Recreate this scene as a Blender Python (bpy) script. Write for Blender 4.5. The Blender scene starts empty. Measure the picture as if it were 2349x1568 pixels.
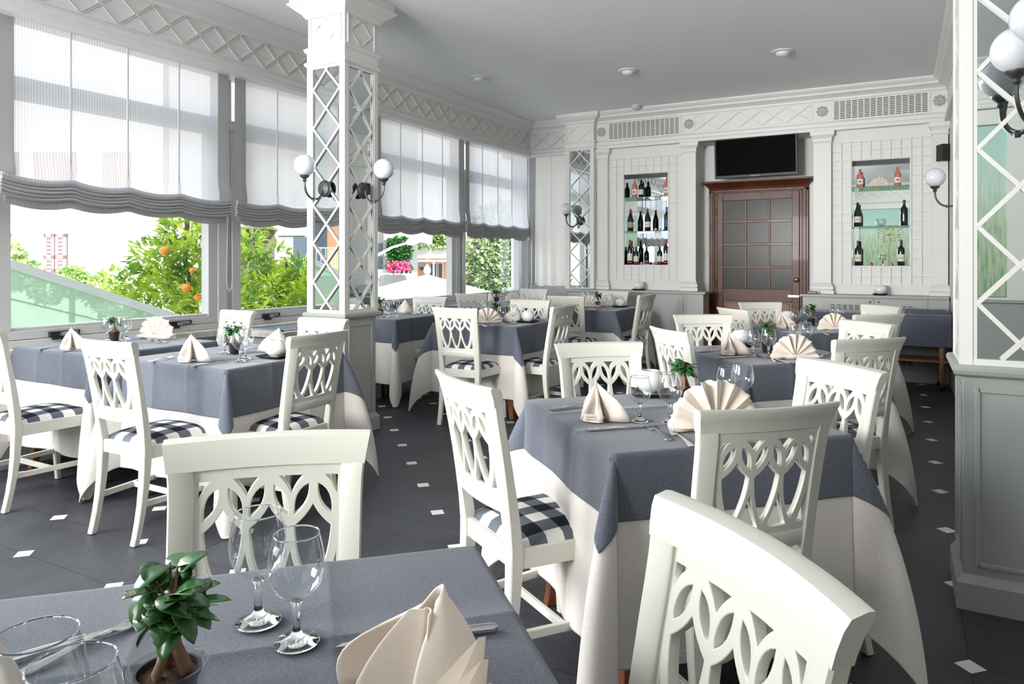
import bpy, bmesh, math, random
import numpy as np
from mathutils import Vector, Matrix
random.seed(7)
R = math.radians
C = bpy.context.scene.collection
sc = bpy.context.scene
# ---------------------------------------------------------------- camera
cam_d = bpy.data.cameras.new('camera'); cam = bpy.data.objects.new('camera', cam_d); C.objects.link(cam)
cam.location = (0, 0, 1.318); cam.rotation_euler = (R(90), 0, R(28.77))
cam_d.sensor_width = 36.0; cam_d.lens = 1623.5 / 2349 * 36; cam_d.shift_y = -0.0790
cam_d.clip_start = 0.05; cam_d.clip_end = 300
sc.camera = cam
sc.view_settings.view_transform = 'Standard'; sc.view_settings.look = 'None'
sc.view_settings.gamma = 1.0; sc.view_settings.use_curve_mapping = False
sc.view_settings.exposure = 0.56
sc.cycles.use_denoising = True
sc.cycles.max_bounces = 9; sc.cycles.transparent_max_bounces = 24
sc.cycles.sample_clamp_indirect = 6.0
sc.cycles.caustics_refractive = False; sc.cycles.caustics_reflective = False
# ---------------------------------------------------------------- sky, sun, side window light, added fill lamps
w = bpy.data.worlds.new('sky'); sc.world = w; w.use_nodes = True
bg = w.node_tree.nodes['Background']; bg.inputs['Color'].default_value = (0.78, 0.88, 1.0, 1); bg.inputs['Strength'].default_value = 2.3

def light(name, kind, loc, target, power, size=None, size_y=None, color=(1, 1, 1)):
    d = bpy.data.lights.new(name, kind); o = bpy.data.objects.new(name, d); C.objects.link(o)
    o.location = loc; d.energy = power; d.color = color
    o.rotation_euler = (Vector(target) - Vector(loc)).to_track_quat('-Z', 'Y').to_euler()
    if kind == 'AREA':
        d.shape = 'RECTANGLE'; d.size = size; d.size_y = size_y
    return o
sun = light('sun', 'SUN', (10, -6, 14), (-8, 7, 0), 7.5, color=(1.0, 0.95, 0.86)); sun.data.angle = R(0.6)
light('front_fill_light', 'AREA', (-3.4, -2.0, 2.05), (-1.6, 6.0, 1.1), 38, 2.0, 1.5, (1.0, 0.99, 0.97)).data.spread = R(125)  # unseen fill lamp added behind the camera, no known source there
mlight = light('mural_fill_light', 'SPOT', (0.35, 1.6, 3.22), (0.1, -2.2, 1.6), 190, color=(1.0, 0.98, 0.94)); mlight.data.spot_size = R(75); mlight.data.spot_blend = 0.8; mlight.data.shadow_soft_size = 0.05  # added spot without a fitting, brightens the front wall for the mirrors
far = light('front_fill_light_far', 'AREA', (-2.6, -2.0, 1.95), (-1.2, 9.2, 2.1), 40, 1.2, 1.2, (1.0, 0.99, 0.97)); far.data.spread = R(62)  # unseen narrow lamp added to lift the far back wall
light('side_window_light', 'AREA', (-4.60, 0.50, 2.15), (-0.6, 2.5, 0.7), 132, 2.0, 1.5, (0.95, 0.975, 1.0))

# ---------------------------------------------------------------- materials
M = {}
def new_mat(name):
    m = bpy.data.materials.new(name); m.use_nodes = True; M[name] = m
    nt = m.node_tree; b = nt.nodes['Principled BSDF']
    return m, nt, b
def N(nt, t, **k):
    n = nt.nodes.new(t)
    for a, v in k.items():
        if a in ('operation', 'blend_type', 'noise_dimensions', 'data_type', 'feature', 'wave_type', 'bands_direction'): setattr(n, a, v)
        else: n.inputs[a].default_value = v
    return n
def L(nt, a, b): nt.links.new(a, b)
def plain(name, col, rough=0.5, metal=0.0, noise=0.0, scale=8.0, coat=0.0, spec=0.5, bump=0.0, bscale=60.0):
    m, nt, b = new_mat(name)
    b.inputs['Base Color'].default_value = (*col, 1); b.inputs['Roughness'].default_value = rough
    b.inputs['Metallic'].default_value = metal; b.inputs['Coat Weight'].default_value = coat
    b.inputs['Specular IOR Level'].default_value = spec
    tc = nt.nodes.new('ShaderNodeTexCoord')
    if noise:
        n = N(nt, 'ShaderNodeTexNoise', Scale=scale, Detail=5.0); L(nt, tc.outputs['Object'], n.inputs['Vector'])
        r = nt.nodes.new('ShaderNodeValToRGB')
        r.color_ramp.elements[0].position = 0.3; r.color_ramp.elements[1].position = 0.7
        r.color_ramp.elements[0].color = (*[c * (1 - noise) for c in col], 1)
        r.color_ramp.elements[1].color = (*[min(1, c * (1 + noise)) for c in col], 1)
        L(nt, n.outputs['Fac'], r.inputs['Fac']); L(nt, r.outputs['Color'], b.inputs['Base Color'])
    if bump:
        n2 = N(nt, 'ShaderNodeTexNoise', Scale=bscale, Detail=3.0); L(nt, tc.outputs['Object'], n2.inputs['Vector'])
        bp = N(nt, 'ShaderNodeBump', Strength=bump, Distance=0.002); L(nt, n2.outputs['Fac'], bp.inputs['Height']); L(nt, bp.outputs['Normal'], b.inputs['Normal'])
    return m
plain('chair_white', (0.69, 0.685, 0.61), 0.36, noise=0.015, scale=5, coat=0.25)
plain('trim_white', (0.73, 0.725, 0.70), 0.45, noise=0.012, scale=3)
plain('wall_white', (0.75, 0.745, 0.73), 0.6, noise=0.012, scale=2)
plain('ceiling_paint', (0.84, 0.84, 0.845), 0.8, noise=0.01, scale=1)
plain('grey_paint', (0.36, 0.375, 0.355), 0.42, noise=0.02, scale=4)
plain('frame_grey', (0.58, 0.58, 0.565), 0.4, noise=0.01)
plain('stone', (0.62, 0.56, 0.49), 0.6, noise=0.22, scale=14)
plain('brick', (0.50, 0.36, 0.26), 0.8, noise=0.2, scale=18)
plain('mahogany', (0.085, 0.022, 0.010), 0.36, noise=0.3, scale=7, coat=0.03, spec=0.28)
plain('table_wood', (0.20, 0.07, 0.03), 0.35, noise=0.3, scale=9)
plain('oak', (0.40, 0.20, 0.09), 0.4, noise=0.25, scale=9)
plain('black_plastic', (0.012, 0.012, 0.014), 0.28)
plain('screen', (0.002, 0.002, 0.0025), 0.5, spec=0.02)
plain('black_ceramic', (0.015, 0.015, 0.017), 0.25)
plain('pot_black', (0.018, 0.018, 0.02), 0.45)
plain('iron', (0.10, 0.10, 0.105), 0.42, metal=0.75)
plain('steel', (0.62, 0.62, 0.63), 0.2, metal=1.0)
plain('chrome', (0.75, 0.76, 0.8), 0.12, metal=1.0)
plain('brass', (0.60, 0.43, 0.18), 0.28, metal=1.0)
plain('mirror', (0.82, 0.87, 0.86), 0.01, metal=1.0)
plain('opal', (0.70, 0.72, 0.77), 0.12, coat=0.6)
plain('ceramic_white', (0.78, 0.78, 0.77), 0.12, coat=0.6)
plain('soil', (0.07, 0.035, 0.02), 0.9, noise=0.5, scale=90, bump=1.0, bscale=150)
plain('trunk', (0.22, 0.12, 0.07), 0.7, noise=0.25, scale=60)
plain('medallion', (0.42, 0.42, 0.42), 0.45, noise=0.15, scale=40)
plain('hole_dark', (0.02, 0.018, 0.016), 0.8)
plain('bottle_dark', (0.008, 0.012, 0.008), 0.07, spec=0.7)
plain('rose_wine', (0.62, 0.20, 0.14), 0.08, spec=0.7)
plain('label_cream', (0.75, 0.71, 0.60), 0.6)
plain('label_white', (0.82, 0.80, 0.79), 0.6)
plain('label_brown', (0.42, 0.31, 0.20), 0.6)
plain('label_blue', (0.05, 0.12, 0.30), 0.5)
plain('capsule_red', (0.36, 0.02, 0.03), 0.35)
plain('capsule_black', (0.015, 0.015, 0.02), 0.35)
plain('capsule_grey', (0.55, 0.54, 0.56), 0.35)
plain('capsule_blue', (0.02, 0.08, 0.30), 0.35)
plain('red_ink', (0.5, 0.03, 0.04), 0.5)
plain('shelf_glass_edge', (0.05, 0.30, 0.27), 0.1)
plain('rose_pink', (0.75, 0.35, 0.33), 0.6, noise=0.2, scale=60)
plain('rose_cream', (0.80, 0.74, 0.55), 0.6, noise=0.1, scale=60)
plain('leaf_dark', (0.028, 0.12, 0.025), 0.28, noise=0.5, scale=18, coat=0.2)
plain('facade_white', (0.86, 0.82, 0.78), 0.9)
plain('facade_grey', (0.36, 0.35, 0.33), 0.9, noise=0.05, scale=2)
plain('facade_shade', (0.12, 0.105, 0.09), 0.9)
plain('facade_orange', (0.62, 0.32, 0.17), 0.9)
plain('facade_pale', (0.55, 0.56, 0.60), 0.9)
plain('shutter', (0.30, 0.20, 0.21), 0.7)
plain('shutter_red', (0.55, 0.25, 0.18), 0.7)
plain('out_window', (0.05, 0.07, 0.09), 0.2)
plain('canvas_white', (0.88, 0.88, 0.86), 0.9)
plain('lamp_grey', (0.55, 0.58, 0.58), 0.5)
plain('bark', (0.16, 0.10, 0.06), 0.9, noise=0.3, scale=15)
plain('orange_skin', (0.85, 0.30, 0.03), 0.5)
plain('paving', (0.35, 0.34, 0.32), 0.9, noise=0.1)
plain('flower_red', (0.40, 0.015, 0.03), 0.8, spec=0.1); plain('flower_pink', (0.42, 0.13, 0.36), 0.8, spec=0.1); plain('seam', (0.62, 0.62, 0.64), 0.9)
plain('speaker_black', (0.012, 0.011, 0.012), 0.5)
plain('text_grey', (0.55, 0.55, 0.57), 0.4)
plain('dark_cloth', (0.075, 0.08, 0.095), 0.9, noise=0.06, scale=200)

def leafy(name, c1, c2, trans):
    m, nt, b = new_mat(name)
    oi = nt.nodes.new('ShaderNodeTexCoord'); n = N(nt, 'ShaderNodeTexNoise', Scale=3.2, Detail=4.0)
    L(nt, oi.outputs['Object'], n.inputs['Vector'])
    r = nt.nodes.new('ShaderNodeValToRGB'); r.color_ramp.elements[0].position = 0.38; r.color_ramp.elements[1].position = 0.62
    r.color_ramp.elements[0].color = (*c1, 1); r.color_ramp.elements[1].color = (*c2, 1)
    L(nt, n.outputs['Fac'], r.inputs['Fac']); L(nt, r.outputs['Color'], b.inputs['Base Color'])
    b.inputs['Roughness'].default_value = 0.45
    t = nt.nodes.new('ShaderNodeBsdfTranslucent'); L(nt, r.outputs['Color'], t.inputs['Color'])
    mx = N(nt, 'ShaderNodeMixShader', Fac=trans); L(nt, b.outputs[0], mx.inputs[1]); L(nt, t.outputs[0], mx.inputs[2])
    L(nt, mx.outputs[0], nt.nodes['Material Output'].inputs['Surface'])
leafy('leaf_citrus', (0.13, 0.30, 0.03), (0.72, 0.85, 0.10), 0.42)
leafy('leaf_bush', (0.16, 0.30, 0.08), (0.60, 0.72, 0.30), 0.3)
leafy('leaf_tree', (0.07, 0.17, 0.06), (0.50, 0.60, 0.30), 0.25)

def fabric(name, c_lo, c_hi, sx=520.0, rough=0.95, transl=0.0, bump=0.25):
    m, nt, b = new_mat(name)
    tc = nt.nodes.new('ShaderNodeTexCoord')
    mp = N(nt, 'ShaderNodeMapping'); mp.inputs['Scale'].default_value = (sx, sx * 0.3, sx * 0.3); L(nt, tc.outputs['Object'], mp.inputs['Vector'])
    mp2 = N(nt, 'ShaderNodeMapping'); mp2.inputs['Scale'].default_value = (sx * 0.3, sx, sx * 0.3); L(nt, tc.outputs['Object'], mp2.inputs['Vector'])
    n1 = N(nt, 'ShaderNodeTexNoise', Scale=1.0, Detail=2.0); n2 = N(nt, 'ShaderNodeTexNoise', Scale=1.0, Detail=2.0)
    L(nt, mp.outputs[0], n1.inputs['Vector']); L(nt, mp2.outputs[0], n2.inputs['Vector'])
    ad = N(nt, 'ShaderNodeMath', operation='ADD'); L(nt, n1.outputs['Fac'], ad.inputs[0]); L(nt, n2.outputs['Fac'], ad.inputs[1])
    mr = N(nt, 'ShaderNodeMapRange'); mr.inputs['From Min'].default_value = 0.75; mr.inputs['From Max'].default_value = 1.25
    L(nt, ad.outputs[0], mr.inputs['Value'])
    mx = N(nt, 'ShaderNodeMix', data_type='RGBA'); mx.inputs[6].default_value = (*c_lo, 1); mx.inputs[7].default_value = (*c_hi, 1)
    L(nt, mr.outputs[0], mx.inputs[0]); L(nt, mx.outputs[2], b.inputs['Base Color'])
    b.inputs['Roughness'].default_value = rough; b.inputs['Specular IOR Level'].default_value = 0.15
    b.inputs['Sheen Weight'].default_value = 0.25
    bp = N(nt, 'ShaderNodeBump', Strength=bump, Distance=0.0006); L(nt, ad.outputs[0], bp.inputs['Height']); L(nt, bp.outputs['Normal'], b.inputs['Normal'])
    if transl:
        t = nt.nodes.new('ShaderNodeBsdfTranslucent'); L(nt, mx.outputs[2], t.inputs['Color'])
        ms = N(nt, 'ShaderNodeMixShader', Fac=transl); L(nt, b.outputs[0], ms.inputs[1]); L(nt, t.outputs[0], ms.inputs[2])
        L(nt, ms.outputs[0], nt.nodes['Material Output'].inputs['Surface'])
    return m
fabric('cloth_blue', (0.082, 0.092, 0.118), (0.152, 0.166, 0.200), sx=700)
fabric('cloth_white', (0.76, 0.71, 0.665), (0.85, 0.81, 0.765), transl=0.12)
fabric('napkin', (0.97, 0.86, 0.76), (0.99, 0.92, 0.84), sx=1500, transl=0.22)
fabric('blind_grey', (0.36, 0.36, 0.355), (0.41, 0.41, 0.405), sx=900, transl=0.1, bump=0.05)

# gingham seat fabric
m, nt, b = new_mat('gingham')
tc = nt.nodes.new('ShaderNodeTexCoord'); sp = nt.nodes.new('ShaderNodeSeparateXYZ'); L(nt, tc.outputs['Object'], sp.inputs[0])
st = []
for k in (0, 1):
    a = N(nt, 'ShaderNodeMath', operation='MULTIPLY'); a.inputs[1].default_value = 1 / 0.118; L(nt, sp.outputs[k], a.inputs[0])
    a2 = N(nt, 'ShaderNodeMath', operation='ADD'); a2.inputs[1].default_value = 10.25; L(nt, a.outputs[0], a2.inputs[0])
    f = N(nt, 'ShaderNodeMath', operation='FRACT'); L(nt, a2.outputs[0], f.inputs[0])
    g = N(nt, 'ShaderNodeMath', operation='LESS_THAN'); g.inputs[1].default_value = 0.5; L(nt, f.outputs[0], g.inputs[0]); st.append(g)
ad = N(nt, 'ShaderNodeMath', operation='ADD'); L(nt, st[0].outputs[0], ad.inputs[0]); L(nt, st[1].outputs[0], ad.inputs[1])
hf = N(nt, 'ShaderNodeMath', operation='MULTIPLY'); hf.inputs[1].default_value = 0.5; L(nt, ad.outputs[0], hf.inputs[0])
r = nt.nodes.new('ShaderNodeValToRGB'); r.color_ramp.interpolation = 'CONSTANT'
r.color_ramp.elements[0].color = (0.78, 0.75, 0.70, 1); r.color_ramp.elements[1].position = 0.25; r.color_ramp.elements[1].color = (0.12, 0.135, 0.16, 1)
e = r.color_ramp.elements.new(0.75); e.color = (0.012, 0.014, 0.02, 1)
L(nt, hf.outputs[0], r.inputs['Fac'])
nz = N(nt, 'ShaderNodeTexNoise', Scale=450.0, Detail=1.0); L(nt, tc.outputs['Object'], nz.inputs['Vector'])
mm = N(nt, 'ShaderNodeMix', data_type='RGBA', blend_type='OVERLAY'); mm.inputs[0].default_value = 0.5
L(nt, r.outputs['Color'], mm.inputs[6]); L(nt, nz.outputs['Fac'], mm.inputs[7]); L(nt, mm.outputs[2], b.inputs['Base Color'])
b.inputs['Roughness'].default_value = 0.95; b.inputs['Specular IOR Level'].default_value = 0.15

# floor tiles: slate squares with small white diamonds at every second corner
m, nt, b = new_mat('floor_tiles')
tc = nt.nodes.new('ShaderNodeTexCoord'); sp = nt.nodes.new('ShaderNodeSeparateXYZ'); L(nt, tc.outputs['Object'], sp.inputs[0])
T = 0.333
def mth(op, a, bb=None, v=None):
    n = N(nt, 'ShaderNodeMath', operation=op)
    L(nt, a, n.inputs[0])
    if bb is not None: L(nt, bb, n.inputs[1])
    if v is not None: n.inputs[1].default_value = v
    return n.outputs[0]
dd, rr = [], []
for k, o in ((0, 0.199), (1, 8.064)):
    u = mth('MULTIPLY', mth('SUBTRACT', sp.outputs[k], v=o), v=1 / T)
    ru = mth('ROUND', u); rr.append(ru); dd.append(mth('ABSOLUTE', mth('SUBTRACT', u, ru)))
par = mth('LESS_THAN', mth('ABSOLUTE', mth('SUBTRACT', mth('FRACT', mth('ABSOLUTE', mth('MULTIPLY', mth('ADD', rr[0], rr[1]), v=0.5))), v=0.0)), v=0.25)
dia = mth('LESS_THAN', mth('ADD', dd[0], dd[1]), v=0.138)
dia_o = mth('LESS_THAN', mth('ADD', dd[0], dd[1]), v=0.150)
inset = mth('MULTIPLY', dia, par); inset_o = mth('MULTIPLY', dia_o, par)
line = mth('MAXIMUM', mth('LESS_THAN', dd[0], v=0.006), mth('LESS_THAN', dd[1], v=0.006))
line = mth('MAXIMUM', line, inset_o)
n1 = N(nt, 'ShaderNodeTexNoise', Scale=1.6, Detail=7.0, Roughness=0.62); L(nt, tc.outputs['Object'], n1.inputs['Vector'])
n2 = N(nt, 'ShaderNodeTexNoise', Scale=42.0, Detail=4.0); L(nt, tc.outputs['Object'], n2.inputs['Vector'])
cr = nt.nodes.new('ShaderNodeValToRGB'); cr.color_ramp.elements[0].position = 0.3; cr.color_ramp.elements[1].position = 0.72
cr.color_ramp.elements[0].color = (0.024, 0.0245, 0.028, 1); cr.color_ramp.elements[1].color = (0.066, 0.070, 0.083, 1)
L(nt, n1.outputs['Fac'], cr.inputs['Fac'])
mxa = N(nt, 'ShaderNodeMix', data_type='RGBA', blend_type='OVERLAY'); mxa.inputs[0].default_value = 0.35; L(nt, cr.outputs['Color'], mxa.inputs[6]); L(nt, n2.outputs['Fac'], mxa.inputs[7])
mxb = N(nt, 'ShaderNodeMix', data_type='RGBA'); mxb.inputs[7].default_value = (0.012, 0.012, 0.014, 1); L(nt, line, mxb.inputs[0]); L(nt, mxa.outputs[2], mxb.inputs[6])
mxc = N(nt, 'ShaderNodeMix', data_type='RGBA'); mxc.inputs[7].default_value = (0.72, 0.71, 0.70, 1); L(nt, inset, mxc.inputs[0]); L(nt, mxb.outputs[2], mxc.inputs[6])
L(nt, mxc.outputs[2], b.inputs['Base Color'])
rm = N(nt, 'ShaderNodeMapRange'); rm.inputs['To Min'].default_value = 0.38; rm.inputs['To Max'].default_value = 0.6; L(nt, n1.outputs['Fac'], rm.inputs['Value']); L(nt, rm.outputs[0], b.inputs['Roughness']); b.inputs['Specular IOR Level'].default_value = 0.32
bp = N(nt, 'ShaderNodeBump', Strength=0.15, Distance=0.003); L(nt, n2.outputs['Fac'], bp.inputs['Height']); L(nt, bp.outputs['Normal'], b.inputs['Normal'])

def thin_glass(name, tint, fres=1.45, rough=0.0, extra=0.0, diff=None, edge=1.0, pw=4.0):
    m, nt, b = new_mat(name)
    t = nt.nodes.new('ShaderNodeBsdfTransparent'); t.inputs['Color'].default_value = (*tint, 1)
    g = N(nt, 'ShaderNodeBsdfGlossy', Roughness=rough); g.inputs['Color'].default_value = (1, 1, 1, 1)
    f = N(nt, 'ShaderNodeLayerWeight', Blend=0.5); f0 = ((fres - 1) / (fres + 1)) ** 2 + extra     # Schlick, same from both sides
    a = N(nt, 'ShaderNodeMath', operation='POWER'); a.inputs[1].default_value = pw; L(nt, f.outputs['Facing'], a.inputs[0])
    a2 = N(nt, 'ShaderNodeMath', operation='MULTIPLY_ADD'); a2.inputs[1].default_value = (1 - f0) * edge; a2.inputs[2].default_value = f0; L(nt, a.outputs[0], a2.inputs[0]); fac = a2.outputs[0]
    mx = nt.nodes.new('ShaderNodeMixShader'); L(nt, fac, mx.inputs[0]); L(nt, t.outputs[0], mx.inputs[1]); L(nt, g.outputs[0], mx.inputs[2])
    out = mx.outputs[0]
    if diff:
        d = nt.nodes.new('ShaderNodeBsdfTranslucent'); d.inputs['Color'].default_value = (*diff[0], 1)
        d2 = nt.nodes.new('ShaderNodeBsdfDiffuse'); d2.inputs['Color'].default_value = (*diff[0], 1)
        m0 = N(nt, 'ShaderNodeMixShader', Fac=0.5); L(nt, d.outputs[0], m0.inputs[1]); L(nt, d2.outputs[0], m0.inputs[2])
        m2 = N(nt, 'ShaderNodeMixShader', Fac=diff[1]); L(nt, out, m2.inputs[1]); L(nt, m0.outputs[0], m2.inputs[2]); out = m2.outputs[0]
    L(nt, out, nt.nodes['Material Output'].inputs['Surface'])
thin_glass('pane', (0.985, 0.99, 0.99), 1.3, edge=0.35)
thin_glass('bowl_glass', (0.93, 0.95, 0.96), 1.5, extra=0.03, edge=0.9, pw=2.6)
thin_glass('shelf_glass', (0.70, 0.88, 0.85), 1.45)
thin_glass('door_glass', (0.30, 0.28, 0.26), 1.4, rough=0.22, extra=0.0, edge=0.3, diff=((0.17, 0.165, 0.155), 0.75))
thin_glass('canopy_glass', (0.66, 0.80, 0.70), 1.4, diff=((0.60, 0.72, 0.62), 0.55))
m, nt, b = new_mat('clear_glass'); b.inputs['Transmission Weight'].default_value = 1.0; b.inputs['Roughness'].default_value = 0.0; b.inputs['IOR'].default_value = 1.48; b.inputs['Base Color'].default_value = (0.96, 0.98, 0.99, 1)

# sheer blind: thin woven cloth with vertical ribs that lets daylight and soft shapes through
m, nt, b = new_mat('sheer')
tc = nt.nodes.new('ShaderNodeTexCoord'); wv = N(nt, 'ShaderNodeTexWave', bands_direction='Y'); wv.inputs['Scale'].default_value = 17.0; wv.inputs['Distortion'].default_value = 0.5
L(nt, tc.outputs['Object'], wv.inputs['Vector'])
cr = nt.nodes.new('ShaderNodeValToRGB'); cr.color_ramp.elements[0].color = (0.60, 0.61, 0.65, 1); cr.color_ramp.elements[1].color = (0.79, 0.795, 0.825, 1); L(nt, wv.outputs['Fac'], cr.inputs['Fac'])
t1 = nt.nodes.new('ShaderNodeBsdfTranslucent'); L(nt, cr.outputs[0], t1.inputs['Color'])
d1 = nt.nodes.new('ShaderNodeBsdfDiffuse'); L(nt, cr.outputs[0], d1.inputs['Color'])
ma = N(nt, 'ShaderNodeMixShader', Fac=0.62); L(nt, d1.outputs[0], ma.inputs[1]); L(nt, t1.outputs[0], ma.inputs[2])
tr = nt.nodes.new('ShaderNodeBsdfTransparent'); mb = N(nt, 'ShaderNodeMixShader', Fac=0.10); L(nt, ma.outputs[0], mb.inputs[1]); L(nt, tr.outputs[0], mb.inputs[2])
L(nt, mb.outputs[0], nt.nodes['Material Output'].inputs['Surface'])

# garden mural
m, nt, b = new_mat('mural')
tc = nt.nodes.new('ShaderNodeTexCoord'); sp = nt.nodes.new('ShaderNodeSeparateXYZ'); L(nt, tc.outputs['Object'], sp.inputs[0])
cr = nt.nodes.new('ShaderNodeValToRGB'); cr.color_ramp.elements[0].color = (0.20, 0.34, 0.16, 1); cr.color_ramp.elements[1].color = (0.42, 0.66, 0.62, 1)
e = cr.color_ramp.elements.new(0.45); e.color = (0.45, 0.58, 0.38, 1); e = cr.color_ramp.elements.new(0.62); e.color = (0.55, 0.72, 0.62, 1)
mr = N(nt, 'ShaderNodeMapRange'); mr.inputs['From Min'].default_value = -0.9; mr.inputs['From Max'].default_value = 0.9; L(nt, sp.outputs[2], mr.inputs['Value']); L(nt, mr.outputs[0], cr.inputs['Fac'])
mp = N(nt, 'ShaderNodeMapping'); mp.inputs['Scale'].default_value = (34, 34, 4.5); L(nt, tc.outputs['Object'], mp.inputs['Vector'])
ns = N(nt, 'ShaderNodeTexNoise', Scale=1.0, Detail=5.0); L(nt, mp.outputs[0], ns.inputs['Vector'])
c2 = nt.nodes.new('ShaderNodeValToRGB'); c2.color_ramp.elements[0].position = 0.35; c2.color_ramp.elements[1].position = 0.66
c2.color_ramp.elements[0].color = (0.10, 0.26, 0.14, 1); c2.color_ramp.elements[1].color = (0.86, 0.78, 0.48, 1); e = c2.color_ramp.elements.new(0.5); e.color = (0.50, 0.62, 0.55, 1)
L(nt, ns.outputs['Fac'], c2.inputs['Fac'])
mx = N(nt, 'ShaderNodeMix', data_type='RGBA'); mf = N(nt, 'ShaderNodeMapRange'); mf.inputs['From Min'].default_value = 0.55; mf.inputs['From Max'].default_value = -0.2; mf.inputs['To Max'].default_value = 0.42; L(nt, sp.outputs[2], mf.inputs['Value'])
L(nt, mf.outputs[0], mx.inputs[0]); L(nt, cr.outputs[0], mx.inputs[6]); L(nt, c2.outputs[0], mx.inputs[7]); L(nt, mx.outputs[2], b.inputs['Base Color']); b.inputs['Roughness'].default_value = 0.7

# ---------------------------------------------------------------- mesh helpers
class MB:
    def __init__(s): s.v = []; s.f = []
    def add(s, vs, fs):
        n = len(s.v); s.v += [tuple(p) for p in vs]; s.f += [tuple(i + n for i in f) for f in fs]; return s
    def box(s, x0, x1, y0, y1, z0, z1):
        return s.add([(x0, y0, z0), (x1, y0, z0), (x1, y1, z0), (x0, y1, z0), (x0, y0, z1), (x1, y0, z1), (x1, y1, z1), (x0, y1, z1)],
                     [(0, 3, 2, 1), (4, 5, 6, 7), (0, 1, 5, 4), (1, 2, 6, 5), (2, 3, 7, 6), (3, 0, 4, 7)])
    def bar(s, p, q, a, b_, n=(0, 1, 0)):       # bar from p to q, width a across, depth b_ along n
        p, q, n = Vector(p), Vector(q), Vector(n).normalized(); d = (q - p).normalized(); c = d.cross(n).normalized() * a / 2; n = n * b_ / 2
        vs = [p - c - n, p + c - n, p + c + n, p - c + n, q - c - n, q + c - n, q + c + n, q - c + n]
        return s.add(vs, [(0, 1, 2, 3), (7, 6, 5, 4), (4, 5, 1, 0), (5, 6, 2, 1), (6, 7, 3, 2), (7, 4, 0, 3)])
    def lathe(s, prof, c=(0, 0, 0), n=20, caps=True):
        k = len(prof); vs = []
        for i in range(n):
            a = 2 * math.pi * i / n
            for r_, z in prof: vs.append((c[0] + r_ * math.cos(a), c[1] + r_ * math.sin(a), c[2] + z))
        fs = []
        for i in range(n):
            j = (i + 1) % n
            for q in range(k - 1): fs.append((i * k + q, j * k + q, j * k + q + 1, i * k + q + 1))
        if caps:
            fs.append(tuple(i * k for i in range(n - 1, -1, -1))); fs.append(tuple(i * k + k - 1 for i in range(n)))
        return s.add(vs, fs)
    def tube(s, pts, rad, n=8):
        pts = [Vector(p) for p in pts]; k = len(pts); vs = []; rs = rad if isinstance(rad, (list, tuple)) else [rad] * k
        prev = None
        for i, p in enumerate(pts):
            d = (pts[min(i + 1, k - 1)] - pts[max(i - 1, 0)]).normalized()
            if prev is None: u = d.cross(Vector((0, 0, 1))) if abs(d.z) < 0.9 else d.cross(Vector((1, 0, 0)))
            else: u = prev - d * prev.dot(d)
            u.normalize(); prev = u; v_ = d.cross(u)
            for j in range(n):
                a = 2 * math.pi * j / n; vs.append(p + (u * math.cos(a) + v_ * math.sin(a)) * rs[i])
        fs = [(i * n + j, i * n + (j + 1) % n, (i + 1) * n + (j + 1) % n, (i + 1) * n + j) for i in range(k - 1) for j in range(n)]
        fs += [tuple(range(n - 1, -1, -1)), tuple(range((k - 1) * n, k * n))]
        return s.add(vs, fs)
    def loft(s, rings, closed=True, caps=True):
        k = len(rings[0]); vs = [p for r_ in rings for p in r_]; fs = []
        for i in range(len(rings) - 1):
            for j in range(k if closed else k - 1):
                j2 = (j + 1) % k; fs.append((i * k + j, i * k + j2, (i + 1) * k + j2, (i + 1) * k + j))
        if caps and closed: fs += [tuple(range(k - 1, -1, -1)), tuple(range((len(rings) - 1) * k, len(rings) * k))]
        return s.add(vs, fs)
    def sweep(s, path, prof, closed=False):     # path (x,y); prof (offset to the left of travel, z), closed section
        n = len(path); rings = []
        for i in range(n):
            p = Vector(path[i])
            dn = Vector(path[(i + 1) % n]) - p if (closed or i < n - 1) else None
            dp = p - Vector(path[i - 1]) if (closed or i > 0) else None
            dn = (dn or dp).normalized(); dp = (dp or dn).normalized()
            l1 = Vector((-dp.y, dp.x)); l2 = Vector((-dn.y, dn.x)); mt = (l1 + l2); mt = mt / max(1e-6, (1 + l1.dot(l2)))
            rings.append([(p.x + mt.x * d, p.y + mt.y * d, z) for d, z in prof])
        if closed: rings.append(rings[0])
        return s.loft(rings, True, not closed)
    def poly(s, pts, d):                         # flat polygon pushed by vector d
        k = len(pts); a = [Vector(p) for p in pts]; b_ = [p + Vector(d) for p in a]
        return s.add(a + b_, [tuple(range(k - 1, -1, -1)), tuple(range(k, 2 * k))] + [(i, (i + 1) % k, k + (i + 1) % k, k + i) for i in range(k)])
    def build(s, name, mat, parent=None, loc=(0, 0, 0), rz=0, smooth=False, bevel=0.0, seg=2, merge=False):
        me = bpy.data.meshes.new(name); me.from_pydata(s.v, [], s.f)
        bm = bmesh.new(); bm.from_mesh(me)
        if merge: bmesh.ops.remove_doubles(bm, verts=bm.verts, dist=1e-5)
        bmesh.ops.recalc_face_normals(bm, faces=bm.faces)
        if bevel:
            ed = [e_ for e_ in bm.edges if len(e_.link_faces) == 2 and e_.calc_face_angle(0) > 0.6]
            bmesh.ops.bevel(bm, geom=ed, offset=bevel, segments=seg, affect='EDGES', clamp_overlap=True, profile=0.5)
        for f in bm.faces: f.smooth = smooth
        bm.to_mesh(me); bm.free()
        me.materials.append(M[mat] if isinstance(mat, str) else mat)
        if smooth: sharp(me)
        o = bpy.data.objects.new(name, me); C.objects.link(o); o.location = loc; o.rotation_euler[2] = rz
        if parent: o.parent = parent
        return o
def sharp(me, ang=0.75):
    try: me.set_sharp_from_angle(angle=ang)
    except Exception: pass
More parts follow.
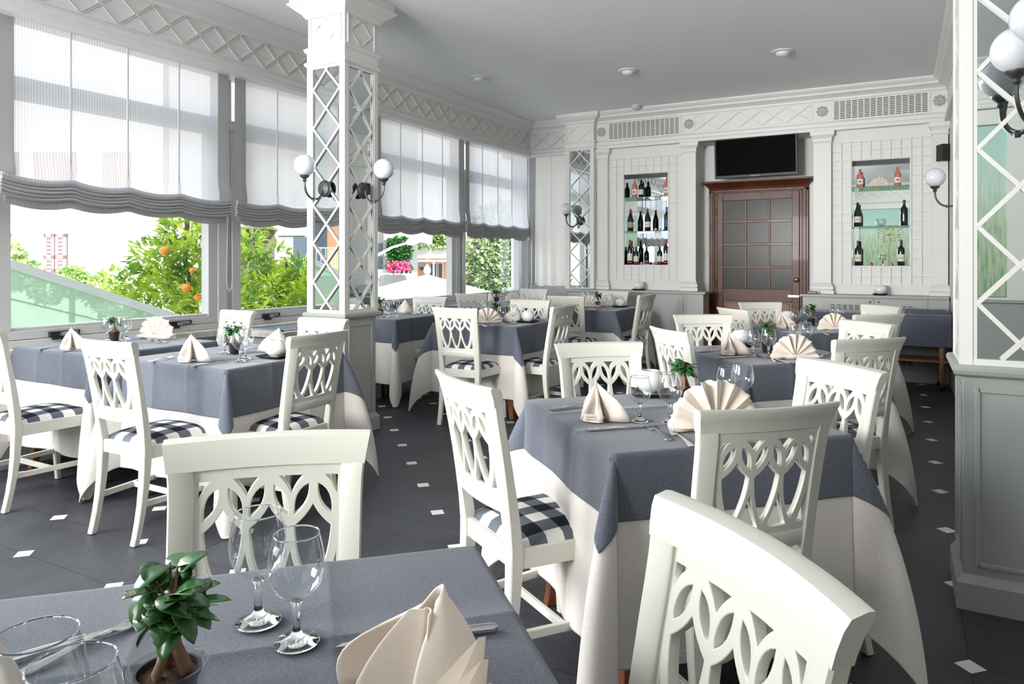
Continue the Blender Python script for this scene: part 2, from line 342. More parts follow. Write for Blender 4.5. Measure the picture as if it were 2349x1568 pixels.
def tag(o, label=None, cat=None, group=None, kind=None):
    if label: o['label'] = label
    if cat: o['category'] = cat
    if group: o['group'] = group
    if kind: o['kind'] = kind
    return o
def empty(name, loc=(0, 0, 0), rz=0):
    o = bpy.data.objects.new(name, None); C.objects.link(o); o.location = loc; o.rotation_euler[2] = rz; o.empty_display_size = 0.1; return o
def copy_tree(o, parent=None):
    c = o.copy(); C.objects.link(c); c.parent = parent
    for k in ('label', 'group'):
        if parent is None and k in c: del c[k]
    for ch in list(o.children): copy_tree(ch, c)
    return c
def place(proto, used, loc, rz, label, cat, group, s=1.0):
    o = proto if not used else copy_tree(proto)
    o.location = loc; o.rotation_euler[2] = rz
    if s != 1.0: o.scale = (s, s, s)
    else: o.scale = (1, 1, 1)
    return tag(o, label, cat, group)
class Kind:
    def __init__(s, make, cat): s.make = make; s.cat = cat; s.proto = None
    def __call__(s, loc, rz, label, group=None, sc_=1.0):
        used = s.proto is not None
        if not used: s.proto = s.make()
        return place(s.proto, used, loc, rz, label, s.cat, group, sc_)
def S(o, label=None): return tag(o, label, None, None, 'structure')
# ================================================================ ROOM SHELL
ZC = 3.34; XG = -5.10; YB = 9.22; XR = 0.47
S(MB().box(-5.4, 2.7, -2.4, 9.9, -0.12, 0).build('floor', 'floor_tiles'))
S(MB().box(-5.4, 2.7, -2.4, 9.9, ZC, ZC + 0.15).build('ceiling', 'ceiling_paint'))
# left wall: parapet under the windows, lintel above
wl = MB().box(-5.30, -4.97, -2.4, 9.9, 0, 0.70).box(-5.30, -4.90, -2.4, 9.9, 2.96, ZC)
for y in (-2.4, 9.56): wl.box(-5.22, -4.97, y, y + 0.2, 0.70, 2.96)
S(wl.build('wall_left', 'grey_paint'))
S(MB().box(-5.06, -4.93, -2.2, 9.6, 0.70, 0.752).build('trim_1', 'stone', bevel=0.004))
# back wall with door alcove and two mirrored niches
N1 = (-3.287, -2.682, 1.264, 2.489); N2 = (-0.500, 0.096, 1.260, 2.486)
wb = MB()
def wall_with_hole(mb, x0, x1, y0, y1, z0, z1, h):
    hx0, hx1, hz0, hz1 = h
    mb.box(x0, hx0, y0, y1, z0, z1).box(hx1, x1, y0, y1, z0, z1).box(hx0, hx1, y0, y1, z0, hz0).box(hx0, hx1, y0, y1, hz1, z1)
wall_with_hole(wb, -3.66, -2.30, 9.15, 9.75, 0, ZC, N1)
wall_with_hole(wb, -0.905, XR + 0.2, 9.15, 9.75, 0, ZC, N2)
wb.box(-2.30, -0.905, 9.50, 9.75, 0, 2.845).box(-2.30, -0.905, 9.15, 9.75, 2.845, ZC)
wb.box(-5.30, -3.66, 9.45, 9.75, 0, 0.90).box(-5.30, -3.66, 9.33, 9.75, 2.87, ZC).box(-5.30, -4.95, 9.62, 9.75, 0.9, 2.86).box(-4.12, -3.66, 9.30, 9.75, 0.9, 2.86)
S(wb.build('wall_back', 'wall_white'))
S(MB().box(XR, XR + 0.15, 3.60, 9.75, 0, ZC).box(XR + 0.15, 2.7, 3.60, 3.75, 0, ZC).build('wall_right', 'wall_white'))
S(MB().box(2.6, 2.75, -2.4, 3.60, 0, ZC).build('wall_right_front', 'wall_white'))
S(MB().box(-5.3, -4.4, -2.4, -2.2, 0, ZC).box(-2.2, 2.7, -2.4, -2.2, 0, ZC).box(-4.4, -2.2, -2.4, -2.2, 0, 0.9).box(-4.4, -2.2, -2.4, -2.2, 2.85, ZC).build('wall_front', 'wall_white'))
S(MB().box(0.461, XR, 3.60, 9.15, 0, 0.88).build('baseboard_right', 'grey_paint'))
# entablature: cornice + frieze around the room
PROF = [(-0.16, 2.845), (0.030, 2.845), (0.034, 2.862), (0.034, 2.885), (0.016, 2.897), (0.016, 2.935), (0.004, 2.95), (0.0, 2.955), (0.0, 3.195),
        (0.014, 3.200), (0.020, 3.225), (0.050, 3.245), (0.085, 3.262), (0.092, 3.285), (0.120, 3.305), (0.135, 3.322), (0.135, ZC), (-0.16, ZC)]
pel = MB().sweep([(-4.11, 9.30), (-4.80, 9.30), (-4.80, -2.2)], [(d, z) for d, z in PROF])
S(pel.build('trim_2', 'trim_white'))
PB = [(-0.09, z) if d == -0.16 else (d, z) for d, z in PROF]
S(MB().sweep([(XR - 0.02, 3.60), (XR - 0.02, 9.08), (-3.66, 9.08)], PB).build('trim_3', 'trim_white'))
S(MB().sweep([(-4.80, -2.12), (2.52, -2.12), (2.52, 3.52), (0.60, 3.52)], [(d, z) for d, z in PB]).build('trim_4', 'trim_white'))
# raised diamond strips on the friezes
def diamonds(mb, p0, ux, n, pitch, z0, z1, nrm, wd=0.011, dp=0.008):
    p0 = Vector(p0); ux = Vector(ux)
    for i in range(n):
        a = p0 + ux * pitch * i; b_ = p0 + ux * pitch * (i + 1)
        for kk, (s_, t_) in enumerate(((a, b_), (b_, a))):
            for off in (-0.009, 0.009):
                o = ux * off + Vector(nrm) * 0.0009 * kk + Vector(nrm) * 0.0004 * (off > 0)
                mb.bar((s_.x + o.x, s_.y + o.y, z0), (t_.x + o.x, t_.y + o.y, z1), 0.006, dp * 1.7, nrm)
    mb.bar((p0.x, p0.y, z0 - 0.006), tuple(p0 + ux * pitch * n)[:2] + (z0 - 0.006,), 0.008, dp, nrm)
    mb.bar((p0.x, p0.y, z1 + 0.006), tuple(p0 + ux * pitch * n)[:2] + (z1 + 0.006,), 0.008, dp, nrm)
db = MB(); diamonds(db, (-4.797, -2.155, 0), (0, 1, 0), 44, 0.2585, 2.975, 3.190, (1, 0, 0))
diamonds(db, (-4.75, 9.297, 0), (1, 0, 0), 2, 0.29, 2.975, 3.190, (0, -1, 0))
S(db.build('trim_5', 'trim_white'))
db = MB(); diamonds(db, (-2.295, 9.077, 0), (1, 0, 0), 5, 0.272, 2.985, 3.175, (0, -1, 0))
for x in (-3.49, -2.47, -2.31, -0.92, -0.70, 0.285): db.box(x - 0.004, x + 0.004, 9.072, 9.08, 2.955, 3.195)
diamonds(db, (-4.6, -2.117, 0), (1, 0, 0), 26, 0.27, 2.985, 3.175, (0, 1, 0)); diamonds(db, (0.447, 3.75, 0), (0, 1, 0), 19, 0.27, 2.985, 3.175, (-1, 0, 0))
S(db.build('trim_6', 'trim_white'))
# ---------------------------------------------------------------- windows in the left wall
PY = [-3.01 + 1.82 * i for i in range(7)]
def window(k, y0):
    y1 = y0 + 1.49; f = MB()
    f.box(XG - 0.03, XG + 0.075, y0 - 0.24, y1 + 0.09, 0.752, 0.800)          # sill rail
    f.box(XG - 0.03, XG + 0.06, y0 - 0.09, y1 + 0.09, 0.803, 0.862)
    f.box(XG - 0.02, XG + 0.048, y0 - 0.035, y1 + 0.035, 0.862, 0.882)
    for a, b_ in ((y0 - 0.09, y0), (y1, y1 + 0.09)):
        f.box(XG - 0.03, XG + 0.06, a, b_, 0.862, 2.38)
        f.box(XG - 0.02, XG + 0.048, a - 0.0, b_ + 0.0, 2.38, 2.42)
    f.box(XG - 0.03, XG + 0.06, y0 - 0.09, y1 + 0.09, 2.38, 2.44); f.box(XG - 0.04, XG + 0.07, y0 - 0.24, y1 + 0.09, 2.44, 2.52)
    f.box(XG - 0.04, XG + 0.07, y0 - 0.24, y0 - 0.15, 0.80, 2.96)             # mullion post
    f.box(XG - 0.06, XG + 0.045, y0 - 0.15, y0 - 0.09, 0.80, 2.96)
    f.box(XG - 0.03, XG + 0.05, y0 - 0.09, y1 + 0.09, 2.88, 2.96)
    o = f.build('window_%d' % k, 'frame_grey', bevel=0.003, seg=1); S(o)
    MB().box(XG - 0.003, XG + 0.003, y0 - 0.004, y1 + 0.004, 0.878, 2.384).build('window_pane', 'pane', o)
    MB().box(XG - 0.003, XG + 0.003, y0 - 0.09, y1 + 0.09, 2.52, 2.88).build('window_pane', 'pane', o)
    for yy in (y0 + 0.23, y0 + 1.12):
        h = MB().box(XG + 0.06, XG + 0.095, yy, yy + 0.075, 0.805, 0.842).box(XG + 0.06, XG + 0.10, yy + 0.012, yy + 0.075, 0.787, 0.806)
        h.box(XG + 0.06, XG + 0.072, yy + 0.085, yy + 0.20, 0.838, 0.842).box(XG + 0.06, XG + 0.072, yy + 0.085, yy + 0.20, 0.812, 0.816).box(XG + 0.06, XG + 0.072, yy + 0.197, yy + 0.203, 0.812, 0.842)
        h.build('window_latch', 'black_plastic', o)
        MB().box(XG + 0.09, XG + 0.104, yy + 0.05, yy + 0.10, 0.812, 0.838).build('latch_bolt', 'chrome', o)
for i, y0 in enumerate(PY):
    if i == 0: continue
    window(i, y0)
# window on the back wall behind the lowered blind
f = MB().box(-4.95, -4.12, 9.60, 9.68, 0.90, 0.98).box(-4.95, -4.12, 9.60, 9.68, 2.78, 2.86).box(-4.95, -4.88, 9.60, 9.68, 0.9, 2.86).box(-4.19, -4.12, 9.60, 9.68, 0.9, 2.86)
o = S(f.build('window_7', 'frame_grey')); MB().box(-4.88, -4.19, 9.64, 9.645, 0.98, 2.78).build('window_pane', 'pane', o)
f = MB().box(-4.4, -2.2, -2.33, -2.27, 0.9, 0.97).box(-4.4, -2.2, -2.33, -2.27, 2.78, 2.85)  # unseen front window, added as an opening for light behind the camera
for x in (-4.4, -3.34, -2.27): f.box(x, x + 0.07, -2.33, -2.27, 0.97, 2.78)
o = S(f.build('window_8', 'frame_grey')); MB().box(-4.33, -2.27, -2.303, -2.297, 0.97, 2.78).build('window_pane', 'pane', o)

# ---------------------------------------------------------------- roman blinds
XB = -4.87
def blind(y0, y1, label, seams, bl=0.09, br=0.09, tilt=0.0):
    root = tag(empty('roman_blind', (XB, y0, 1.66)), label, 'blind', 'roman blinds along the window wall')
    W = y1 - y0; ny = 46; nz = 16
    def bot(y):                                   # scalloped lower edge between the cord seams
        ss = [0] + [q - y0 for q in seams] + [W]; v_ = 0
        for a, b_ in zip(ss, ss[1:]):
            if a <= y <= b_: u = (y - a) / (b_ - a); v_ = -0.028 * math.sin(math.pi * u) ** 0.8
        return 0.135 + v_ + tilt * (1 - y / W)
    def sheet(ya, yb, name, mat, dx, belly=0.012):
        rings = []
        for i in range(ny + 1):
            y = ya + (yb - ya) * i / ny; row = []
            for j in range(nz + 1):
                t = j / nz; z = bot(y) * (1 - t) + 1.21 * t
                x = dx + belly * math.sin(y * 23) * (1 - t) * 0.5 + 0.022 * math.exp(-((t - 0.06) / 0.07) ** 2) - 0.006 * math.cos(y * 9) * (1 - t)
                row.append((x, y, z))
            rings.append(row)
        MB().loft(rings, closed=False, caps=False).build(name, mat, root, smooth=True)
    sheet(bl, W - br, 'sheer_panel', 'sheer', 0.0); sheet(0.0, bl + 0.004, 'side_border', 'blind_grey', 0.003); sheet(W - br - 0.004, W, 'side_border', 'blind_grey', 0.003)
    for q in seams:
        MB().box(-0.002, 0.006, q - y0 - 0.005, q - y0 + 0.005, 0.16, 1.21).build('cord_seam', 'seam', root)
    for k in range(6):                            # gathered folds, each a soft roll of cloth
        rings = []
        for i in range(ny + 1):
            y = W * i / ny; zb = bot(y) + 0.020 - 0.023 * k; dx = 0.030 - 0.002 * k + 0.003 * math.sin(y * 7 + k * 2)
            rings.append([(dx + 0.017 * math.cos(a) - 0.004, y, zb + 0.0125 * math.sin(a)) for a in [math.pi * 2 * q / 8 for q in range(8)]])
        MB().loft(rings).build('fold', 'sheer' if k < 1 else 'blind_grey', root, smooth=True)
    rings = []
    for i in range(ny + 1):
        y = 0.03 + (W - 0.06) * i / ny; zt = bot(y) - 0.100
        rings.append([(0.012, y, zt + 0.02), (0.004 + 0.006 * math.sin(y * 17), y, zt - 0.05 - 0.008 * math.sin(y * 5)), (-0.004, y, zt + 0.02)])
    MB().loft(rings).build('bottom_hem', 'blind_grey', root)
    return root
blind(-1.28, 0.44, 'roman blind nearest the front wall of the room, outside the photo', [-0.85, -0.44, -0.03])
blind(0.50, 2.24, 'roman blind left of the photo edge, only its reflection seen', [0.92, 1.33, 1.74])
blind(2.30, 4.00, 'wide sheer roman blind with grey borders at the left edge of the photo', [2.73, 3.13, 3.54], 0.08, 0.10, 0.045)
blind(4.06, 5.78, 'sheer roman blind just left of the mirrored column, partly behind it', [4.52, 4.93, 5.34], 0.11, 0.10)
blind(5.86, 7.60, 'sheer roman blind right of the mirrored column', [6.29, 6.70, 7.11], 0.09, 0.12)
blind(7.63, 9.43, 'last sheer roman blind, next to the room corner', [8.05, 8.46, 8.86], 0.09, 0.10)
# full-length blind on the back window
root = tag(empty('lowered_blind', (-4.5, 9.36, 0.83)), 'fully lowered pale blind hanging in the corner beside the mirrored pilaster', 'blind')
rings = []
for i in range(25):
    x = -0.235 + 0.50 * i / 24; rings.append([(x, 0.012 * math.sin(i * 0.9) * (1 - j / 12) + 0.004 * math.sin(j), 0.12 + j / 12 * 1.93) for j in range(13)])
MB().loft(rings, False, False).build('sheer_panel', 'cloth_white', root, smooth=True)
rings = []
for i in range(9):
    x = -0.345 + 0.11 * i / 8; rings.append([(x, 0.02 * math.sin(i * 1.3) * (1 - j / 12), 0.06 + j / 12 * 1.99) for j in range(13)])
MB().loft(rings, False, False).build('side_border', 'blind_grey', root, smooth=True)
rings = []
for i in range(25):
    x = -0.345 + 0.61 * i / 24; rings.append([(x, 0.014 * math.sin(i * 0.7 + j), 0.0 + j / 3 * 0.13) for j in range(4)])
MB().loft(rings, False, False).build('bottom_hem', 'blind_grey', root, smooth=True)
MB().box(0.02, 0.026, -0.008, -0.003, 0.12, 2.04).build('cord_seam', 'trim_white', root)

def cord(y, label):
    root = empty('blind_cord', (XG + 0.11, y, 0.95)); pts = [(0, 0.0, 1.9), (0, -0.004, 1.0), (0, -0.02, 0.22), (0, -0.012, 0.14), (0, 0.008, 0.11), (0, 0.03, 0.14), (0, 0.038, 0.22), (0, 0.03, 1.0), (0, 0.025, 1.9)]
    tag(root, label, 'cord', 'blind cords'); MB().tube(pts, 0.0025, 5).build('pull_cord', 'label_white', root, smooth=True)
cord(4.10, 'thin white blind cord hanging on the post between the orange tree windows'); cord(7.78, 'looped white blind cord on the post between the two far windows')

# ---------------------------------------------------------------- mirrored columns
def cross_lattice(mb, O, U, Nn, hw, z0, zc0, pitch, ncross, wd=0.016, dp=0.012):
    """diagonal strips; O centre of panel at z=0, U horizontal unit, Nn outward normal"""
    O, U = Vector(O), Vector(U)
    zt = ncross[1]
    for k in range(-1, ncross[0] + 1):
        zc = zc0 + pitch * k
        for sg in (1, -1):
            Of = Vector(Nn) * (0.0008 * sg)
            for (za, ua, zb, ub) in ((zc - pitch / 2, -hw * sg, zc + pitch / 2, hw * sg),):
                if za < z0:
                    t = (z0 - za) / (zb - za); ua = ua + (ub - ua) * t; za = z0
                if zb > zt:
                    t = (zt - za) / (zb - za); ub = ua + (ub - ua) * t; zb = zt
                if za >= zt or zb <= z0 or zb - za < 0.004: continue
                p = O + Of + U * ua; q = O + Of + U * ub
                mb.bar((p.x, p.y, za), (q.x, q.y, zb), wd, dp, Nn)
def frieze_cross(mb, O, U, Nn, hw, zc, hh):
    O, U = Vector(O), Vector(U)
    for sg in (1, -1):
        for o in (-0.007, 0.007):
            for c_ in (-1, 1):     # full diamond in the middle, half crosses at the ends
                a = O + U * (sg * o); b_ = O + U * (c_ * hw * 0.88)
                mb.bar((a.x, a.y, zc + sg * hh), (b_.x, b_.y, zc + sg * o * 0.6), 0.005, 0.006, Nn)
def mirrored_column(loc, label, HS=0.19, zc0=1.012):
    root = tag(empty('mirrored_column', loc), label, 'column', 'square lattice columns with mirrors')
    h = HS - 0.012
    b_ = MB().box(-h, h, -h, h, 0, 0.885)
    for k in range(4):
        c_, s_ = math.cos(k * math.pi / 2), math.sin(k * math.pi / 2)
        U = Vector((c_, s_, 0)); Nn = Vector((s_, -c_, 0))
        for ua, ub in ((-0.13, 0.13),):
            for za, zb, u0, u1 in ((0.17, 0.17, ua, ub), (0.83, 0.83, ua, ub)):
                p = Nn * h + U * u0; q = Nn * h + U * u1; b_.bar((p.x, p.y, za), (q.x, q.y, zb), 0.018, 0.014, tuple(Nn))
            for u0 in (ua, ub):
                p = Nn * h + U * u0; b_.bar((p.x, p.y, 0.161), (p.x, p.y, 0.839), 0.018, 0.014, tuple(Nn))
    b_.build('panelled_base', 'grey_paint', root, bevel=0.003, seg=1)
    sq = lambda a: [(-a, -a), (a, -a), (a, a), (-a, a)]
    MB().sweep(sq(h), [(0.0, 0), (-0.022, 0), (-0.022, 0.10), (-0.012, 0.115), (-0.006, 0.125), (0, 0.13)], True).build('plinth', 'grey_paint', root)
    MB().sweep(sq(h), [(0.1, 0.880), (-0.012, 0.880), (-0.030, 0.890), (-0.036, 0.905), (-0.036, 0.916), (-0.028, 0.926), (0.1, 0.926)], True).build('ledge', 'grey_paint', root)
    MB().box(-HS + 0.016, HS - 0.016, -HS + 0.016, HS - 0.016, 0.926, 2.80).build('mirror_panel', 'mirror', root)
    fr = MB(); hw = HS - 0.058
    for sx in (-1, 1):
        for sy in (-1, 1):
            x, y = sx * (HS - 0.0215), sy * (HS - 0.0215); fr.box(x - 0.0215, x + 0.0215, y - 0.0215, y + 0.0215, 0.926, 2.80)
    for k in range(4):
        c_, s_ = math.cos(k * math.pi / 2), math.sin(k * math.pi / 2)
        U = Vector((c_, s_, 0)); Nn = Vector((s_, -c_, 0)); O = Nn * (HS - 0.010)
        for z in (0.937, 2.787):
            p = O - U * (HS - 0.04); q = O + U * (HS - 0.04); fr.bar((p.x, p.y, z), (q.x, q.y, z), 0.024, 0.016, tuple(Nn))
        for u in (-hw - 0.008, hw + 0.008):
            p = O + U * u; fr.bar((p.x, p.y, 0.94), (p.x, p.y, 2.79), 0.014, 0.013, tuple(Nn))
        cross_lattice(fr, O + Nn * 0.0, U, tuple(Nn), hw, 0.95, zc0, 0.2915, (7, 2.775))
    fr.build('lattice', 'trim_white', root)
    cp = MB().box(-HS + 0.006, HS - 0.006, -HS + 0.006, HS - 0.006, 2.80, ZC - 0.002)
    for k in range(4):
        c_, s_ = math.cos(k * math.pi / 2), math.sin(k * math.pi / 2)
        U = Vector((c_, s_, 0)); Nn = Vector((s_, -c_, 0)); O = Nn * (HS - 0.004)
        frieze_cross(cp, O, U, tuple(Nn), 0.135, 3.05, 0.10)
        for u in (-0.150, 0.150):
            p = O + U * u; cp.bar((p.x, p.y, 2.95), (p.x, p.y, 3.165), 0.010, 0.012, tuple(Nn))
        for z in (3.158,):
            p = O - U * 0.15; q = O + U * 0.15; cp.bar((p.x, p.y, z), (q.x, q.y, z), 0.010, 0.012, tuple(Nn))
    a = HS - 0.006
    cp.sweep(sq(a), [(0.02, 2.80), (-0.012, 2.80), (-0.022, 2.812), (-0.022, 2.828), (-0.006, 2.838), (-0.006, 2.90), (-0.020, 2.912), (-0.026, 2.935), (-0.012, 2.945), (0.02, 2.945)], True)
    cp.sweep(sq(a), [(0.02, 3.165), (-0.010, 3.165), (-0.022, 3.18), (-0.03, 3.195), (-0.055, 3.215), (-0.095, 3.25), (-0.112, 3.262), (-0.112, 3.275), (-0.098, 3.285), (-0.098, ZC - 0.002), (0.02, ZC - 0.002)], True)
    cp.build('capital', 'trim_white', root)
    return root
mirrored_column((-3.80, 4.19, 0), 'square white lattice column with mirrors standing between the window tables')
mirrored_column((0.386, 3.372, 0), 'large white lattice column with mirrors at the right edge of the photo', zc0=1.012)
# mirrored pilaster against the back wall
root = tag(empty('mirrored_pilaster', (-3.875, 9.15, 0)), 'slim mirrored lattice pilaster on the back wall beside the corner blind', 'pilaster')
MB().box(-0.215, 0.215, -0.15, 0.15, 0.94, 2.845).build('pilaster_body', 'trim_white', root)
MB().box(-0.135, 0.155, -0.156, -0.150, 0.955, 2.835).build('mirror_panel', 'mirror', root)
fr = MB().box(-0.215, -0.145, -0.172, -0.15, 0.94, 2.845).box(0.160, 0.215, -0.172, -0.15, 0.94, 2.845).box(-0.15, 0.165, -0.170, -0.15, 0.94, 0.955).box(-0.15, 0.165, -0.170, -0.15, 2.835, 2.85)
cross_lattice(fr, (0.008, -0.163, 0), (1, 0, 0), (0, -1, 0), 0.15, 0.955, 1.00, 0.298, (7, 2.835), wd=0.014)
cross_lattice(fr, (0.221, 0.0, 0), (0, 1, 0), (1, 0, 0), 0.10, 0.955, 1.00, 0.298, (7, 2.835), wd=0.012, dp=0.01)
fr.build('lattice', 'trim_white', root)
cp = MB().box(-0.212, 0.212, -0.17, 0.10, 2.845, ZC - 0.002)
frieze_cross(cp, (0.0, -0.173, 0), (1, 0, 0), (0, -1, 0), 0.165, 3.075, 0.095)
for u in (-0.185, 0.185): cp.bar((u, -0.173, 2.96), (u, -0.173, 3.185), 0.008, 0.01, (0, -1, 0))
cp.sweep([(-0.212, 0.10), (-0.212, -0.17), (0.212, -0.17), (0.212, 0.10)], [(0.02, 2.845), (-0.018, 2.845), (-0.022, 2.86), (-0.008, 2.88), (-0.008, 2.93), (-0.024, 2.945), (-0.024, 2.96), (0.02, 2.97)])
cp.sweep([(-0.212, 0.10), (-0.212, -0.17), (0.212, -0.17), (0.212, 0.10)], [(0.02, 3.20), (-0.02, 3.205), (-0.03, 3.235), (-0.07, 3.26), (-0.10, 3.29), (-0.10, ZC - 0.002), (0.02, ZC - 0.002)])
cp.build('capital', 'trim_white', root)

# ---------------------------------------------------------------- back wall: pilasters, grids, vents, medallions
def pilaster(x0, x1, label, depth=0.07):
    root = tag(empty('wall_pilaster', ((x0 + x1) / 2, 9.15, 0.935)), label, 'pilaster', 'plain white pilasters on the back wall'); h = (x1 - x0) / 2
    MB().box(-h, h, -depth, 0.0, 0.0, 1.905).build('shaft', 'trim_white', root)
    pth = [(-h, 0.0), (-h, -depth), (h, -depth), (h, 0.0)]
    MB().sweep(pth, [(0.01, 1.775), (-0.006, 1.775), (-0.012, 1.785), (-0.006, 1.795), (-0.006, 1.825), (-0.014, 1.84), (-0.034, 1.865), (-0.036, 1.908), (0.01, 1.908)]).build('capital', 'trim_white', root)
    MB().sweep(pth, [(0.01, 0), (-0.030, 0), (-0.030, 0.035), (-0.014, 0.042), (-0.026, 0.055), (-0.026, 0.085), (-0.010, 0.095), (-0.016, 0.11), (0, 0.125), (0.01, 0.125)]).build('base_moulding', 'trim_white', root)
pilaster(-3.655, -3.50, 'plain white pilaster between mirrored pilaster and left bottle niche')
pilaster(-2.466, -2.300, 'plain white pilaster left of the wooden door')
pilaster(-0.905, -0.715, 'plain white pilaster right of the wooden door')
pilaster(0.308, 0.455, 'plain white pilaster at the right end of the back wall')
def trellis(x0, x1, niche, label, px):
    root = tag(empty('wall_trellis', ((x0 + x1) / 2, 9.15, 1.04)), label, 'trellis', 'square trellis panels around the niches')
    ox = (x0 + x1) / 2; mb = MB(); y = -0.016; z0, z1 = 1.045, 2.705; pz = 0.1037; nx = round((x1 - x0) / px); nz_ = 16
    pzz = (z1 - z0) / nz_; pxx = (x1 - x0) / nx
    n0, n1, m0, m1 = niche
    for i in range(nx + 1):
        x = x0 + pxx * i; segs = [(z0, z1)] if (x < n0 + 0.02 or x > n1 - 0.02) else [(z0, m0), (m1, z1)]
        for a, b_ in segs: mb.box(x - ox - 0.006, x - ox + 0.006, y, 0.002, a - 1.04, b_ - 1.04)
    for j in range(nz_ + 1):
        z = z0 + pzz * j; segs = [(x0, x1)] if (z < m0 + 0.02 or z > m1 - 0.02) else [(x0, n0), (n1, x1)]
        for a, b_ in segs: mb.box(a - ox, b_ - ox, y - 0.001, 0.002, z - 1.046, z - 1.034)
    mb.build('trellis_strips', 'trim_white', root)
trellis(-3.50, -2.468, N1, 'white square trellis relief around the left bottle niche', 0.1037)
trellis(-0.713, 0.306, N2, 'white square trellis relief around the right bottle niche', 0.1037)
def niche(nn, label):
    x0, x1, z0, z1 = nn; root = tag(empty('bottle_niche', ((x0 + x1) / 2, 9.15, z0)), label, 'niche', 'mirrored bottle niches')
    w_ = (x1 - x0) / 2; h_ = z1 - z0
    MB().box(-w_, w_, 0.262, 0.27, 0, h_).box(-w_, -w_ + 0.004, 0.0, 0.262, 0, h_).build('mirror_back', 'mirror', root)
    MB().box(w_ - 0.004, w_, 0.0, 0.262, 0, h_).box(-w_, w_, 0.0, 0.262, h_ - 0.004, h_).box(-w_, w_, 0.0, 0.262, 0.0, 0.004).build('lining', 'wall_white', root)
    for zz in (1.721, 2.178):
        sh = MB().box(-w_ + 0.004, w_ - 0.004, 0.012, 0.262, zz - z0 - 0.009, zz - z0).build('glass_shelf', 'shelf_glass', root)
        MB().box(-w_ + 0.004, w_ - 0.004, 0.004, 0.012, zz - z0 - 0.009, zz - z0).build('shelf_edge', 'shelf_glass_edge', sh)
niche(N1, 'mirrored niche with two glass shelves left of the wooden door'); niche(N2, 'mirrored niche with two glass shelves right of the wooden door')
def vent(x0, x1, nx, nz_, label):
    root = tag(empty('air_vent', ((x0 + x1) / 2, 9.08, 3.075)), label, 'vent', 'slotted air vents in the frieze'); w_ = (x1 - x0) / 2
    MB().box(-w_ - 0.02, w_ + 0.02, -0.010, 0.0, -0.12, 0.12).build('vent_plate', 'trim_white', root)
    sl = MB(); pw = 2 * w_ / nx; ph = 0.213 / nz_
    for i in range(nx):
        for j in range(nz_): sl.box(-w_ + pw * i + 0.006, -w_ + pw * (i + 1) - 0.006, -0.0112, -0.0095, -0.1065 + ph * j + 0.006, -0.1065 + ph * (j + 1) - 0.005)
    sl.build('vent_slots', 'hole_dark', root)
vent(-3.477, -2.510, 15, 11, 'slotted white air vent above the left bottle niche'); vent(-0.688, 0.267, 15, 11, 'slotted white air vent above the right bottle niche')
def medallion(x, label):
    root = tag(empty('rosette_medallion', (x, 9.078, 3.08)), label, 'rosette', 'grey plaster rosettes on the frieze'); d = MB(); n = 20
    for r0, dep in ((0.062, 0.010), (0.040, 0.018), (0.016, 0.026)):
        rg = []
        for dd_, sc_ in ((0, 1.0), (-dep * 0.7, 1.0), (-dep, 0.8)):
            rg.append([((r0 + (0.005 if r0 > 0.05 else 0.002) * math.cos(8 * 2 * math.pi * i / 32)) * sc_ * math.cos(2 * math.pi * i / 32), dd_, (r0 + (0.005 if r0 > 0.05 else 0.002) * math.cos(16 * math.pi * i / 32)) * sc_ * math.sin(2 * math.pi * i / 32)) for i in range(32)])
        d.loft(rg)
    for i in range(8):
        a = math.pi / 4 * i; d.lathe([(0.001, -0.006), (0.012, 0.0), (0.001, 0.006)], (0.05 * math.cos(a), -0.013, 0.05 * math.sin(a)), 8)
    d.build('rosette', 'medallion', root)
medallion(-3.585, 'grey rosette at the left end of the frieze, beside the mirrored pilaster'); medallion(-2.388, 'grey rosette between left air vent and the diamond frieze')
medallion(-0.810, 'grey rosette left of the right air vent'); medallion(0.375, 'grey rosette at the right end of the frieze')

# ---------------------------------------------------------------- counters
def counter(x0, x1, doors, label, vents=False, lend=0.03, rend=0.03):
    root = tag(empty('wall_counter', ((x0 + x1) / 2, 9.0, 0)), label, 'counter', 'grey built-in counters along the back wall'); ox = (x0 + x1) / 2
    MB().box(x0 - ox, x1 - ox, -0.145, 0.15, 0.0, 0.905).build('cabinet_body', 'grey_paint', root)
    MB().box(x0 - ox - lend, x1 - ox + rend, -0.175, 0.15, 0.905, 0.935).build('counter_top', 'grey_paint', root, bevel=0.006)
    MB().box(x0 - ox, x1 - ox, -0.155, -0.145, 0.0, 0.11).build('plinth', 'grey_paint', root)
    for (a, b_, kn, vt) in doors:
        d = MB().box(a - ox, b_ - ox, -0.156, -0.145, 0.125, 0.893)
        dr = d.build('cabinet_door', 'grey_paint', root, bevel=0.002, seg=1)
        fr = MB(); a2, b2 = a - ox + 0.045, b_ - ox - 0.045
        for (p, q) in (((a2, 0.85), (b2, 0.85)), ((a2, 0.17), (b2, 0.17)), ((a2, 0.17), (a2, 0.85)), ((b2, 0.17), (b2, 0.85))): fr.bar((p[0], -0.157, p[1]), (q[0], -0.157, q[1]), 0.012, 0.008, (0, -1, 0))
        fr.build('door_moulding', 'grey_paint', dr)
        if vt:
            for base in (0.79, 0.20):
                sl = MB(); n = int((b2 - a2 - 0.06) / 0.062)
                for i in range(n):
                    for j in range(4): sl.box(a2 + 0.03 + i * 0.062, a2 + 0.03 + i * 0.062 + 0.045, -0.1575, -0.155, base + j * 0.015 - 0.02, base + j * 0.015 - 0.013)
                sl.build('vent_slots', 'hole_dark', dr)
        if kn is not None:
            MB().lathe([(0.004, 0), (0.004, 0.012), (0.010, 0.018), (0.010, 0.026), (0.002, 0.03)], n=12).build('knob', 'brass', dr, loc=(kn - ox, -0.156, 0.865)).rotation_euler[0] = R(90)
